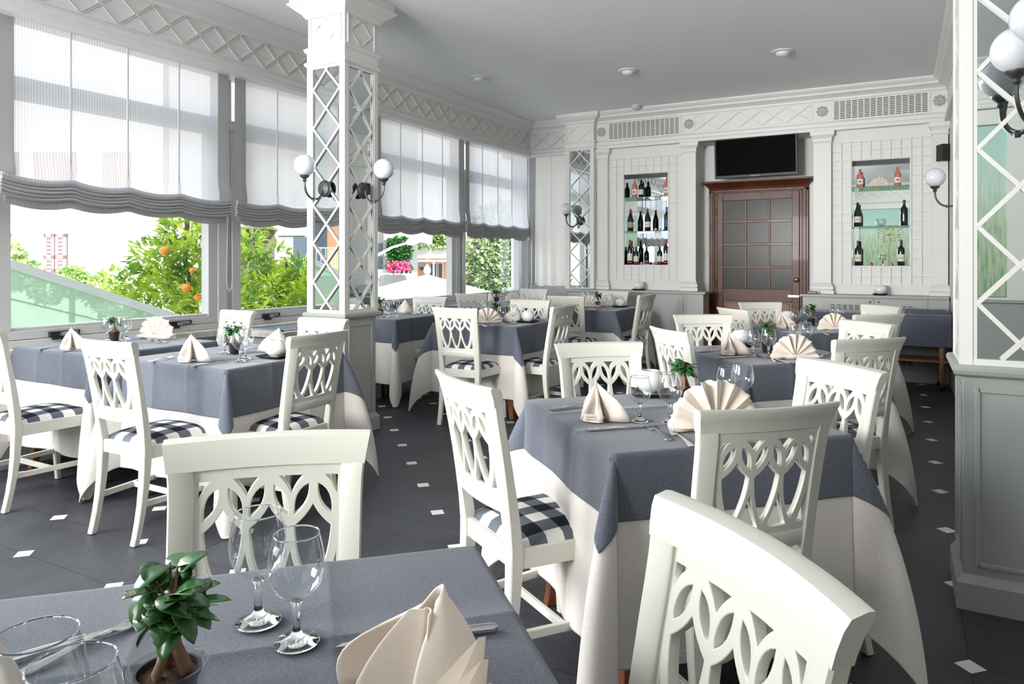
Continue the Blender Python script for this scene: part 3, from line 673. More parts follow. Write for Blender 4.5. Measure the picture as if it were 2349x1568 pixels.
counter(-3.99, -2.15, [(-3.96, -3.42, None, False), (-3.40, -2.92, None, False), (-2.90, -2.40, None, False)], 'grey panelled counter left of the wooden door')
counter(-1.00, 0.455, [(-0.775, -0.262, -0.30, True), (-0.252, 0.256, -0.215, True)], 'grey panelled counter with slotted doors right of the wooden door', rend=0.0)

# ---------------------------------------------------------------- wooden door
root = S(empty('door_1', (-1.61, 9.50, 0)))
fr = MB()
for s_ in (-1, 1):
    xa = s_ * 0.535
    fr.box(min(xa, xa + s_ * 0.075), max(xa, xa + s_ * 0.075), -0.05, 0.0, 0, 2.24).box(min(xa + s_ * 0.018, xa + s_ * 0.05), max(xa + s_ * 0.018, xa + s_ * 0.05), -0.068, -0.05, 0, 2.24)
    fr.box(min(xa - s_ * 0.03, xa), max(xa - s_ * 0.03, xa), -0.035, 0.0, 0, 2.20)
fr.box(-0.61, 0.61, -0.05, 0, 2.20, 2.26).box(-0.59, 0.59, -0.068, -0.05, 2.215, 2.245)
fr.build('door_frame', 'mahogany', root, bevel=0.005)
MB().sweep([(-0.59, 0.0), (-0.59, -0.05), (0.59, -0.05), (0.59, 0.0)], [(0.02, 2.24), (-0.01, 2.24), (-0.02, 2.27), (-0.045, 2.30), (-0.075, 2.325), (-0.095, 2.335), (-0.095, 2.358), (0.02, 2.358)]).box(-0.62, 0.62, -0.08, 0.0, 2.33, 2.357).build('door_cornice', 'mahogany', root)
lf = MB(); xL, xR_ = -0.505, 0.502; gx = [(-0.433, -0.162), (-0.133, 0.130), (0.157, 0.417)]; gz = [(0.959, 1.222), (1.256, 1.516), (1.552, 1.812), (1.846, 2.106)]
lf.box(xL, gx[0][0], -0.03, -0.002, 0.01, 2.195).box(gx[2][1], xR_, -0.03, -0.002, 0.01, 2.195).box(gx[0][0], gx[2][1], -0.03, -0.002, 2.106, 2.195).box(gx[0][0], gx[2][1], -0.03, -0.002, 0.80, 0.959)
for a, b_ in ((gx[0][1], gx[1][0]), (gx[1][1], gx[2][0])): lf.box(a, b_, -0.028, -0.004, 0.959, 2.106)
for a, b_ in zip(gz, gz[1:]): lf.box(gx[0][0], gx[2][1], -0.029, -0.004, a[1], b_[0])
lf.box(gx[0][0], gx[2][1], -0.03, -0.002, 0.01, 0.15)
leaf = lf.build('door_leaf', 'mahogany', root, bevel=0.004)
MB().box(gx[0][0] + 0.03, gx[2][1] - 0.03, -0.026, -0.004, 0.17, 0.78).box(gx[0][0], gx[2][1], -0.014, -0.004, 0.15, 0.80).build('lower_panel', plain('door_panel', (0.17, 0.05, 0.018), 0.4, noise=0.25, scale=6, coat=0.03), leaf, bevel=0.006)
for a, b_ in gx:
    for c_, d_ in gz: MB().box(a, b_, -0.016, -0.012, c_, d_).build('door_pane', 'door_glass', leaf)
MB().lathe([(0.008, 0), (0.008, 0.02), (0.026, 0.032), (0.030, 0.045), (0.020, 0.058), (0.004, 0.062)], n=14).build('door_knob', 'brass', leaf, loc=(0.468, -0.03, 1.085), smooth=True).rotation_euler[0] = R(90)
MB().box(0.37, 0.50, -0.042, -0.03, 0.865, 0.89).build('slide_bolt', 'brass', leaf)
for z in (0.98, 1.92): MB().tube([(-0.52, -0.055, z), (-0.52, -0.055, z + 0.09)], 0.007).build('hinge', 'brass', root)

# ---------------------------------------------------------------- television over the door
root = tag(empty('television', (-1.60, 9.22, 2.36), R(-3)), 'black flat television leaning out on top of the door cornice', 'television')
root.rotation_euler[0] = R(4); root.location = (-1.585, 9.16, 2.364)
MB().box(-0.50, 0.50, 0.0, 0.05, 0.0, 0.615).build('casing', 'speaker_black', root, bevel=0.004)
MB().box(-0.478, 0.478, -0.003, 0.0, 0.035, 0.596).build('display', 'screen', root)
def text(body, size, mat, parent, loc, rot, ext=0.0008, spacing=1.0):
    cu = bpy.data.curves.new('lettering', 'FONT'); cu.body = body; cu.size = size; cu.align_x = 'CENTER'; cu.extrude = ext; cu.space_character = spacing
    t = bpy.data.objects.new('tmp', cu); C.objects.link(t); dg = bpy.context.evaluated_depsgraph_get(); dg.update()
    me = bpy.data.meshes.new_from_object(t.evaluated_get(dg)); bpy.data.objects.remove(t)
    o = bpy.data.objects.new('lettering', me); C.objects.link(o); me.materials.clear(); me.materials.append(M[mat]); o.parent = parent; o.location = loc; o.rotation_euler = rot; return o
text('SAMSUNG', 0.02, 'text_grey', root, (0.0, -0.002, 0.011), (R(90), 0, 0), spacing=1.2)
root = tag(empty('wall_speaker', (0.425, 9.06, 2.50), R(25)), 'small black loudspeaker high in the right back corner', 'speaker')
MB().box(-0.07, 0.055, -0.07, 0.05, -0.09, 0.09).build('cabinet', 'speaker_black', root, bevel=0.008); MB().box(-0.06, 0.045, -0.076, -0.07, -0.08, 0.08).build('grille', 'hole_dark', root)
MB().bar((0.0, 0.04, -0.05), (0.02, 0.06, -0.20), 0.03, 0.02, (0, 1, 0)).build('bracket', 'trunk', root)
# ceiling fittings
def mk_spot():
    root = empty('ceiling_light'); MB().lathe([(0.0, 0.0), (0.105, 0.0), (0.105, -0.006), (0.085, -0.014), (0.0, -0.014)], n=28, caps=False).build('rim', 'trim_white', root, smooth=True)
    MB().lathe([(0.062, -0.012), (0.058, -0.03), (0.04, -0.045), (0.0, -0.05)], n=20, caps=False).build('lens', 'opal', root, smooth=True); return root
spot = Kind(mk_spot, 'ceiling light')
G = 'small recessed ceiling lights'
spot((-4.06, 6.65, ZC), 0, 'ceiling light nearest the window wall', G); spot((-2.54, 7.18, ZC), 0, 'ceiling light in the middle of the three', G); spot((-1.0, 7.24, ZC), 0, 'ceiling light furthest right', G)
root = tag(empty('smoke_detector', (-3.02, 8.83, ZC)), 'white smoke detector on the ceiling near the back cornice', 'smoke detector')
MB().lathe([(0.0, 0), (0.05, 0), (0.05, -0.012), (0.062, -0.014), (0.058, -0.038), (0.035, -0.05), (0.0, -0.05)], n=20, caps=False).build('housing', 'trim_white', root, smooth=True)
MB().lathe([(0.0585, -0.022), (0.0615, -0.022), (0.0605, -0.027), (0.0585, -0.027)], n=20, caps=False).build('slots', 'hole_dark', root)
# garden mural on the front wall and panelling
mu = MB().box(-0.95, 0.95, -0.006, 0.006, -0.86, 0.86).build('garden_mural', 'mural', loc=(-0.02, -2.19, 1.82)); tag(mu, 'painted garden mural on the wall facing the niches, seen only in mirrors', 'mural')
tre = MB(); rnd = random.Random(3)
tre.tube([(-0.27, 0.012, -0.86), (-0.26, 0.012, -0.2), (-0.22, 0.012, 0.1)], 0.012, 6)
for i in range(260):
    a = rnd.uniform(0, 6.28); r_ = rnd.uniform(0, 1) ** 0.6; x, z = -0.22 + 0.34 * r_ * math.cos(a), 0.22 + 0.24 * r_ * math.sin(a); tre.box(x - 0.012, x + 0.012, 0.007, 0.009, z - 0.008, z + 0.008)
tre.build('painted_tree', plain('tree_paint', (0.52, 0.50, 0.18), 0.8), mu)
S(MB().box(-2.2, 2.6, -2.2, -2.165, 0, 0.90).box(-2.2, 2.6, -2.2, -2.15, 0.90, 0.93).build('trim_8', 'grey_paint'))
root = tag(empty('mural_frame', (-0.02, -2.17, 0.93)), 'white pilasters and arch trim framing the mural', 'frame'); MB().box(-1.09, -0.95, -0.03, 0.02, 0, 1.9).box(0.95, 1.09, -0.03, 0.02, 0, 1.9).box(-1.10, 1.10, -0.03, 0.026, 1.76, 1.91).build('frame_boards', 'trim_white', root)
tg = MB()
for i in range(12): tg.box(1.15 + 0.1 * i, 1.16 + 0.1 * i, -0.03, -0.02, 0.05, 1.85)
for j in range(18): tg.box(1.15, 2.35, -0.03, -0.02, 0.05 + 0.1 * j, 0.06 + 0.1 * j)
tg.build('trellis_strips', 'trim_white', root)
# stone-edged radiator cover by the window behind the left tables
root = tag(empty('radiator_cover', (-4.60, 4.75, 0)), 'stone-edged radiator cover with blue-grey grille under the window left of the column', 'radiator cover')
MB().box(-0.33, 0.22, -0.66, 0.62, 0, 0.70).build('cabinet_body', 'grey_paint', root)
MB().box(-0.35, 0.25, -0.70, 0.66, 0.70, 0.742).build('stone_top', 'stone', root, bevel=0.004)
gr = MB().box(-0.27, -0.24, -0.6, 0.56, 0.742, 0.752).box(0.15, 0.18, -0.6, 0.56, 0.742, 0.752).box(-0.27, 0.18, -0.6, -0.57, 0.742, 0.752).box(-0.27, 0.18, 0.53, 0.56, 0.742, 0.752)
for i in range(18): gr.box(-0.24 + 0.022 * i, -0.232 + 0.022 * i, -0.57, 0.53, 0.742, 0.747)
gr.build('grille', plain('grille_blue', (0.32, 0.38, 0.44), 0.3, metal=0.3), root)
# ---------------------------------------------------------------- wall sconces
def mk_sconce():
    root = empty('wall_sconce')              # mounting point at the origin, projects along -Y
    MB().lathe([(0.0, 0), (0.062, 0), (0.064, 0.008), (0.055, 0.014), (0.05, 0.022), (0.03, 0.026), (0.0, 0.03)], n=24, caps=False).build('backplate', 'iron', root, smooth=True).rotation_euler[0] = R(90)
    pts = []
    for i in range(19):
        a = math.pi * i / 18; pts.append((0, -0.118 + 0.09 * math.cos(a), -0.0 - 0.098 * math.sin(a) + 0.02 * i / 18))
    pts = [(0, -0.018, 0.0)] + pts[:] + [(0, -0.208, 0.045)]
    MB().tube(pts, 0.0075, 8).lathe([(0.011, -0.012), (0.013, -0.004), (0.013, 0.004), (0.011, 0.012)], (0, -0.12, -0.088), 10).build('arm', 'iron', root, smooth=True)
    MB().lathe([(0.007, -0.01), (0.015, 0.0), (0.012, 0.012), (0.02, 0.02), (0.034, 0.03), (0.036, 0.04), (0.03, 0.042)], (0, -0.208, 0.04), 16).build('cup', 'iron', root, smooth=True)
    MB().lathe([(0.078 * math.sin(a), -0.078 * math.cos(a)) for a in [math.pi * i / 18 for i in range(19)]], (0, -0.208, 0.152), 32, caps=False).build('globe', 'opal', root, smooth=True)
    return root
sconce = Kind(mk_sconce, 'wall lamp'); G = 'iron wall lamps with white glass globes'
sconce((-3.80, 3.995, 1.862), 0, 'globe wall lamp on the window-side face of the left column', G)
sconce((-3.605, 4.19, 1.855), R(90), 'globe wall lamp on the right face of the left column', G)
sconce((-3.867, 8.972, 1.875), R(-38), 'small distant globe wall lamp on the mirrored pilaster', G)
sconce((0.455, 6.75, 1.85), R(-90), 'globe wall lamp half hidden behind the large right column', G)
big = sconce((0.455, 3.165, 1.895), R(-30), 'two-armed globe wall lamp on the large right column, at the right edge of the photo', G)
MB().tube([(0, -0.02, 0)] + [(0.122 * i / 18, -0.19 + 0.16 * math.cos(math.pi * i / 18), -0.10 * math.sin(math.pi * i / 18) + 0.07 * i / 18) for i in range(19)] + [(0.122, -0.35, 0.10)], 0.0075, 8).build('arm', 'iron', big, smooth=True)
MB().lathe([(0.007, -0.01), (0.015, 0.0), (0.012, 0.012), (0.02, 0.02), (0.034, 0.03), (0.036, 0.04), (0.03, 0.042)], (0.122, -0.35, 0.09), 16).build('cup', 'iron', big, smooth=True)
MB().lathe([(0.078 * math.sin(a), -0.078 * math.cos(a)) for a in [math.pi * i / 18 for i in range(19)]], (0.122, -0.35, 0.205), 32, caps=False).build('globe', 'opal', big, smooth=True)
# ================================================================ CHAIRS
def post_y(z):
    return -0.20 - 0.085 * (max(0, z - 0.45) / 0.495) ** 1.3 if z > 0.45 else -0.20 - 0.055 * ((0.45 - z) / 0.45) ** 2.2
def half_w(z):
    return 0.178 + 0.005 * min(1, z / 0.5) + 0.010 * max(0, z - 0.5) / 0.4 + 0.014 * max(0, (z - 0.83) / 0.115) ** 2
def bow(x, b=0.024): return -b * (1 - (x / 0.19) ** 2)
def bez(p0, c, p1, n=6): return [((1 - t) ** 2 * p0[0] + 2 * t * (1 - t) * c[0] + t * t * p1[0], (1 - t) ** 2 * p0[1] + 2 * t * (1 - t) * c[1] + t * t * p1[1]) for t in [i / n for i in range(n)]]
def splat_mesh():
    holes = []; p = 0.088
    for k in (-1, 0, 1):
        xk = k * p
        for s_ in (-1, 1):      # lens pair under each arch
            tip1 = (xk + s_ * 0.0095, 0.843); tip2 = (xk + s_ * 0.0375, 0.783)
            holes.append(bez(tip1, (xk + s_ * 0.040, 0.830), tip2) + bez(tip2, (xk + s_ * 0.0075, 0.802), tip1))
        ap = (xk, 0.802); sl, sr = (xk - 0.0362, 0.760), (xk + 0.0362, 0.760); bt = (xk, 0.634)
        holes.append(bez(ap, (xk + 0.012, 0.778), sr, 4) + bez(sr, (xk + 0.033, 0.690), (bt[0] + 0.002, bt[1]), 7) + bez((bt[0] - 0.002, bt[1]), (xk - 0.033, 0.690), sl, 7) + bez(sl, (xk - 0.012, 0.778), ap, 4))
    for xv in (-0.044, 0.044):
        holes.append(bez((xv - 0.024, 0.860), (xv, 0.8602), (xv + 0.024, 0.860), 2) + bez((xv + 0.024, 0.860), (xv + 0.008, 0.846), (xv, 0.826), 4) + bez((xv, 0.826), (xv - 0.008, 0.846), (xv - 0.024, 0.860), 4))
        holes.append(bez((xv, 0.712), (xv + 0.010, 0.668), (xv + 0.031, 0.622), 5) + bez((xv + 0.031, 0.622), (xv, 0.617), (xv - 0.031, 0.622), 4) + bez((xv - 0.031, 0.622), (xv - 0.010, 0.668), (xv, 0.712), 5))
    for s_ in (-1, 1):
        holes.append([(s_ * 0.136, 0.860), (s_ * 0.112, 0.860), (s_ * 0.124, 0.848), (s_ * 0.136, 0.824)])
        holes.append([(s_ * 0.136, 0.705), (s_ * 0.126, 0.66), (s_ * 0.110, 0.622), (s_ * 0.136, 0.624)])
    cu = bpy.data.curves.new('splat', 'CURVE'); cu.dimensions = '2D'; cu.fill_mode = 'BOTH'; cu.extrude = 0.0075; cu.bevel_depth = 0.0018; cu.bevel_resolution = 1; cu.offset = -0.0018
    def spl(pts):
        s_ = cu.splines.new('POLY'); s_.points.add(len(pts) - 1); s_.use_cyclic_u = True
        for q, pt in zip(s_.points, pts): q.co = (pt[0], pt[1], 0, 1)
    out = [(-0.156, 0.60), (0.156, 0.60)] + [(0.156, 0.60 + 0.03 * i) for i in range(1, 10)] + [(0.156, 0.900), (-0.156, 0.900)] + [(-0.156, 0.87 - 0.03 * i) for i in range(0, 9)]
    spl(out)
    for h in holes: spl(h)
    t = bpy.data.objects.new('tmp', cu); C.objects.link(t); dg = bpy.context.evaluated_depsgraph_get(); dg.update()
    me = bpy.data.meshes.new_from_object(t.evaluated_get(dg)); bpy.data.objects.remove(t)
    bm = bmesh.new(); bm.from_mesh(me)
    for x in [-0.13 + 0.02 * i for i in range(14)]:
        bmesh.ops.bisect_plane(bm, geom=bm.verts[:] + bm.edges[:] + bm.faces[:], plane_co=(x, 0, 0), plane_no=(1, 0, 0))
    for v_ in bm.verts:
        x, z, y = v_.co.x, v_.co.y, v_.co.z; v_.co = (x * half_w(z) / 0.187, post_y(z) + bow(x) + y - 0.002, z)
    bmesh.ops.recalc_face_normals(bm, faces=bm.faces); bm.to_mesh(me); bm.free()
    me.materials.clear(); me.materials.append(M['chair_white']); me.name = 'back_splat'
    return me
def rail_mesh(z0, z1, t, crest=False, dy=0.0):
    rings = []
    for i in range(17):
        u = -1 + 2 * i / 16; ring = []
        if crest: prof = [(z0, t / 2), (z0 + 0.02, t / 2), (z1 - 0.020, t / 2 - 0.002), (z1 - 0.006, t / 2 - 0.007), (z1, -t / 2 + 0.003), (z1 - 0.001, -t / 2 - 0.006), (z1 - 0.010, -t / 2 - 0.009), (z1 - 0.03, -t / 2 - 0.003), (z0 + 0.01, -t / 2), (z0, -t / 2)]
        else: prof = [(z0, t / 2 - 0.003), (z0 + 0.004, t / 2), (z1 - 0.012, t / 2), (z1 - 0.004, t / 2 - 0.006), (z1, -t / 2 + 0.006), (z1 - 0.01, -t / 2), (z0 + 0.004, -t / 2), (z0, -t / 2 + 0.003)]
        for z, y in prof:
            hw = half_w(z) if crest else half_w(z) - 0.035
            x = u * hw; ring.append((x, post_y(z) + bow(x if crest else x) * 1.0 + y + dy, z))
        rings.append(ring)
    return MB().loft(rings)
def mk_chair():
    root = empty('dining_chair')
    for s_ in (-1, 1):                          # rear leg runs up as back post
        rings = []
        zs = [0, 0.04, 0.10, 0.18, 0.27, 0.36, 0.44, 0.52, 0.60, 0.68, 0.76, 0.82, 0.86, 0.886]
        for z in zs:
            d = 0.030 + 0.012 * math.exp(-((z - 0.42) / 0.2) ** 2); wd = 0.034 + 0.010 * min(1, z / 0.4) + 0.004 * max(0, z - 0.6) / 0.3
            xo = half_w(z); yc = post_y(z); c_ = 0.004
            xa, xb = s_ * (xo - wd), s_ * xo; y0, y1 = yc - d / 2, yc + d / 2; k = c_ * (1 if xb > xa else -1)
            q = min(1, max(0, (z - 0.46) / 0.12)); fa, fb = bow(xa) * q, bow(xb) * q
            rings.append([(xa + k, y0 + fa, z), (xb - k, y0 + fb, z), (xb, y0 + c_ + fb, z), (xb, y1 - c_ + fb, z), (xb - k, y1 + fb, z), (xa + k, y1 + fa, z), (xa, y1 - c_ + fa, z), (xa, y0 + c_ + fa, z)])
        MB().loft(rings).build('leg', 'chair_white', root, smooth=True)
        rings = []
        for z, wd, oy in ((0, 0.028, 0.012), (0.12, 0.031, 0.006), (0.28, 0.036, 0.0), (0.39, 0.042, 0.0), (0.447, 0.043, 0.0)):
            xb = s_ * 0.218; xa = s_ * (0.218 - wd); y1 = 0.212 + oy; y0 = y1 - wd; k = 0.004 * (1 if xb > xa else -1)
            rings.append([(xa + k, y0, z), (xb - k, y0, z), (xb, y0 + 0.004, z), (xb, y1 - 0.004, z), (xb - k, y1, z), (xa + k, y1, z), (xa, y1 - 0.004, z), (xa, y0 + 0.004, z)])
        MB().loft(rings).build('leg', 'chair_white', root, smooth=True)
        MB().lathe([(0.0, -0.0), (0.011, 0.0), (0.011, 0.004), (0, 0.004)], (s_ * 0.160, -0.255, -0.003), 10).build('foot_glide', 'pot_black', root)
    f = MB().box(-0.18, 0.18, 0.188, 0.210, 0.385, 0.445).box(-0.145, 0.145, -0.212, -0.190, 0.385, 0.447)
    for s_ in (-1, 1): f.bar((s_ * 0.168, -0.185, 0.415), (s_ * 0.205, 0.175, 0.415), 0.062, 0.022, (1, 0, 0))
    f.box(-0.17, 0.17, -0.19, 0.19, 0.425, 0.440)
    f.build('seat_frame', 'chair_white', root, bevel=0.003)
    st = MB()
    for s_ in (-1, 1): st.bar((s_ * 0.158, -0.208, 0.175), (s_ * 0.200, 0.190, 0.175), 0.028, 0.017, (1, 0, 0))
    st.bar((-0.175, -0.03, 0.175), (0.175, -0.03, 0.175), 0.026, 0.017, (0, 1, 0))
    st.build('stretcher', 'chair_white', root, bevel=0.002, seg=1)
    me = splat_mesh(); o = bpy.data.objects.new('back_splat', me); C.objects.link(o); o.parent = root
    rail_mesh(0.884, 0.946, 0.0305, True).build('top_rail', 'chair_white', root, smooth=True)
    rail_mesh(0.553, 0.607, 0.026, dy=0.0).build('lower_rail', 'chair_white', root, smooth=True)
    rings = []; n = 18
    for i in range(n + 1):
        v_ = -1 + 2 * i / n; row = []
        for j in range(n + 1):
            u = -1 + 2 * j / n; uu = math.copysign(abs(u) ** 0.8, u); vv = math.copysign(abs(v_) ** 0.8, v_)
            y = 0.0 + vv * 0.196; hx = 0.168 + 0.040 * (vv + 1) / 2; e_ = (1 - abs(u) ** 5) * (1 - abs(v_) ** 5)
            row.append((uu * hx, y, 0.441 + 0.014 * e_ ** 0.35 + 0.032 * ((1 - u * u) * (1 - v_ * v_)) ** 0.45))
        rings.append(row)
    MB().loft(rings, False, False).build('seat_cushion', 'gingham', root, smooth=True)
    return root
chair = Kind(mk_chair, 'chair'); TABLE_CHAIRS = {}
def put_chair(top, face, label, table, group='white dining chairs with gingham seats'):
    """top: plan position of the middle of the crest; face: heading the sitter looks towards (deg from +X)"""
    a = R(face); c_ = (top[0] + 0.275 * math.cos(a), top[1] + 0.275 * math.sin(a)); rz = a - math.pi / 2
    chair((c_[0], c_[1], 0.004), rz, label, group); TABLE_CHAIRS.setdefault(table, []).append((c_[0], c_[1], rz))
put_chair((-4.27, 1.95), 90, 'white chair cut off by the left edge of the photo', 'A')
put_chair((-3.265, 2.005), 91, 'white chair in front of the front left table, seat and all legs in view', 'B')
put_chair((-2.635, 2.715), 180, 'white chair on the right side of the front left table, back in shade', 'B')
put_chair((-4.33, 3.63), 263, 'white chair on the far side of the far left window table', 'A')
put_chair((-3.26, 3.40), 270, 'white chair between the front left table and the mirrored column', 'B')
put_chair((-1.16, 1.055), -49, 'large white chair in the left foreground, facing the camera across the nearest table', 'T0')
put_chair((-1.20, 1.90), 58, 'white chair left of the front right table with its gingham seat in full view', 'T1')
put_chair((-1.185, 2.98), -48, 'white chair behind the front right table, left of the white candle globe', 'T1')
put_chair((-0.305, 1.915), 135, 'big white chair with its back to the camera in front of the front right table', 'T1')
put_chair((-0.20, 2.785), 226, 'brightly lit white chair at the right of the front right table', 'T1')
put_chair((-0.192, 0.962), 226.5, 'closest white chair, in the lower right corner of the photo', 'T0')
put_chair((-1.09, 3.79), 45, 'brightly lit white chair left of the middle right table', 'T2')
put_chair((-1.19, 4.90), -54, 'white chair behind the middle right table, just left of its candle globe', 'T2')
put_chair((-0.14, 3.80), 136, 'white chair with shaded back at the right of the middle right table', 'T2')
put_chair((-0.19, 4.81), 226, 'sunlit white chair on the far right side of the middle right table', 'T2')
put_chair((-0.14, 5.56), 134, 'white chair with shaded back in front of the rear right table', 'T3')
put_chair((-0.15, 6.66), 225, 'rearmost white chair on the right, close to the service trolley', 'T3')
put_chair((-1.13, 5.65), 45, 'white chair left of the rear right table, half hidden by another chair', 'T3')
put_chair((-1.10, 6.64), -50, 'white chair standing in front of the wooden door', 'T3')
put_chair((-3.09, 4.70), 94, 'white chair in front of the centre table, its back to the camera', 'M1')
put_chair((-2.465, 5.36), 178, 'white chair at the right of the centre table, turned sideways', 'M1')
put_chair((-3.11, 6.02), -84, 'white chair behind the centre table, partly behind the candle globe', 'M1')
put_chair((-3.08, 6.80), 94, 'white chair in front of the back table near the grey counter', 'M3')
put_chair((-2.46, 7.56), 172, 'white chair turned sideways at the right of the back table', 'M3')
put_chair((-3.11, 8.25), -90, 'white chair on the far side of the back table, against the grey counter', 'M3')
put_chair((-4.25, 5.98), -88, 'white chair behind the window table right of the mirrored column', 'M2')
put_chair((-4.26, 6.81), 94, 'white chair in front of the corner table by the last window', 'M4')
put_chair((-4.25, 8.34), -90, 'bluish white chair in the far corner under the lowered blind', 'M4')

# ================================================================ TABLES AND CLOTHS
def grid_lines(w_, lim):
    t = [0.0, 0.08, 0.131, 0.135, 0.139, 0.20, 0.27, 0.33, 0.37, w_ - 0.012, w_ - 0.005, w_] + [w_ + q for q in (0.004, 0.008, 0.012, 0.016, 0.022, 0.032)]
    v_ = w_ + 0.05
    while v_ < lim - 0.012: t.append(v_); v_ += 0.02
    t += [lim - 0.006, lim]; t = np.array(t); return np.concatenate([-t[:0:-1], t])
def drape(w_, lim, top, seed):
    """square cloth over a square table: crisp edges, slightly flaring sides, cone-like folds at the corners (no stretch along the fold lines)"""
    rg = np.random.RandomState(seed); g = grid_lines(w_, lim); A, B = np.meshgrid(g, g, indexing='ij'); sa, sb = np.sign(A), np.sign(B); th = 0.035; r0 = 0.010
    da = np.clip(np.abs(A) - w_, 0, None); db = np.clip(np.abs(B) - w_, 0, None); r_ = np.hypot(da, db); phi = np.arctan2(db, da)
    Q = np.zeros_like(A); Pq = np.zeros_like(A)
    for sx in (-1, 1):
        for sy in (-1, 1):
            l1, l2 = 1.0 + rg.uniform(-.3, .3), 1.0 + rg.uniform(-.3, .3); t = np.linspace(0, 1, 200); L_ = 1.0
            for it in range(8):
                P0, P1, P2, P3 = np.array([th, 0]), np.array([th + .80 * L_ * l1, .16 * L_]), np.array([.16 * L_, th + .80 * L_ * l2]), np.array([0, th])
                c_ = ((1 - t) ** 3)[:, None] * P0 + (3 * t * (1 - t) ** 2)[:, None] * P1 + (3 * t * t * (1 - t))[:, None] * P2 + (t ** 3)[:, None] * P3
                an = np.linalg.norm(c_, axis=1) + 1e-9; d3 = np.stack([c_[:, 0] / an * np.sin(an), c_[:, 1] / an * np.sin(an), -np.cos(an)], 1); ds = np.concatenate([[0], np.cumsum(np.linalg.norm(np.diff(d3, axis=0), axis=1))])
                L_ *= 1 + 0.9 * ((math.pi / 2 - 0.10) / ds[-1] - 1)
            m = (sa == sx) & (sb == sy) & (da > 0) & (db > 0); f = phi[m] / (math.pi / 2) * ds[-1]
            Q[m] = np.interp(f, ds, c_[:, 0]); Pq[m] = np.interp(f, ds, c_[:, 1])
    ma = (da > 0) & (db == 0); mb_ = (db > 0) & (da == 0); fq = rg.uniform(0, 6, 4)
    near = np.clip((w_ - np.abs(B)) / 0.12, 0, 1); wa = 0.045 * np.sin(B * 13 + fq[0] + sa) * near; Q[ma] = (th + wa)[ma]
    near = np.clip((w_ - np.abs(A)) / 0.12, 0, 1); wb_ = 0.045 * np.sin(A * 13 + fq[1] + sb) * near; Pq[mb_] = (th + wb_)[mb_]
    an = np.hypot(Q, Pq) + 1e-9; ef = 0.84 - 0.44 * np.clip(r_ / 0.85, 0, 1) ** 0.8 * ((da > 0) & (db > 0)); ae = an * ef; ux, uy = Q / an * np.sin(ae), Pq / an * np.sin(ae); uz = -np.cos(ae)
    arc = r0 * math.pi / 2; k = np.clip(r_ / arc, 0, 1) * math.pi / 2; rest = np.clip(r_ - arc, 0, None)
    dirx, diry = np.where(r_ > 0, da / (r_ + 1e-9), 0), np.where(r_ > 0, db / (r_ + 1e-9), 0)
    X = sa * (np.minimum(np.abs(A), w_) + dirx * r0 * np.sin(k) * np.where((da > 0) & (db > 0), .6, 1) + rest * ux)
    Y = sb * (np.minimum(np.abs(B), w_) + diry * r0 * np.sin(k) * np.where((da > 0) & (db > 0), .6, 1) + rest * uy)
    Z = top - r0 * (1 - np.cos(k)) + rest * uz
    Z = np.maximum(Z, 0.012)
    G = np.stack([X, Y, Z], -1); dx = np.gradient(G, axis=0); dy = np.gradient(G, axis=1); nr = np.cross(dx, dy); nr /= np.linalg.norm(nr, axis=-1, keepdims=True) + 1e-9
    cr = np.exp(-((np.abs(A) - 0.135) / 0.004) ** 2) + np.exp(-((np.abs(B) - 0.135) / 0.004) ** 2)
    return G, nr, cr, g
def cloth_mesh(w_, lim, top, off, seed, xf, name, mat, loc):
    G_, nr, cr, g2 = drape(w_, lim, top, seed); G_ = G_ + nr * (off + 0.0022 * cr[..., None])
    G_ = xf(G_) - np.array(loc); k = G_.shape[0]; me = bpy.data.meshes.new(name)
    vs = G_.reshape(-1, 3).tolist(); fs = [(i * k + j, (i + 1) * k + j, (i + 1) * k + j + 1, i * k + j + 1) for i in range(k - 1) for j in range(k - 1)]
    me.from_pydata(vs, [], fs)
    for p in me.polygons: p.use_smooth = True
    me.materials.append(M[mat]); o = bpy.data.objects.new(name, me); C.objects.link(o); o.location = loc
    md = o.modifiers.new('thick', 'SOLIDIFY'); md.thickness = 0.0016; md.offset = -1
    return o
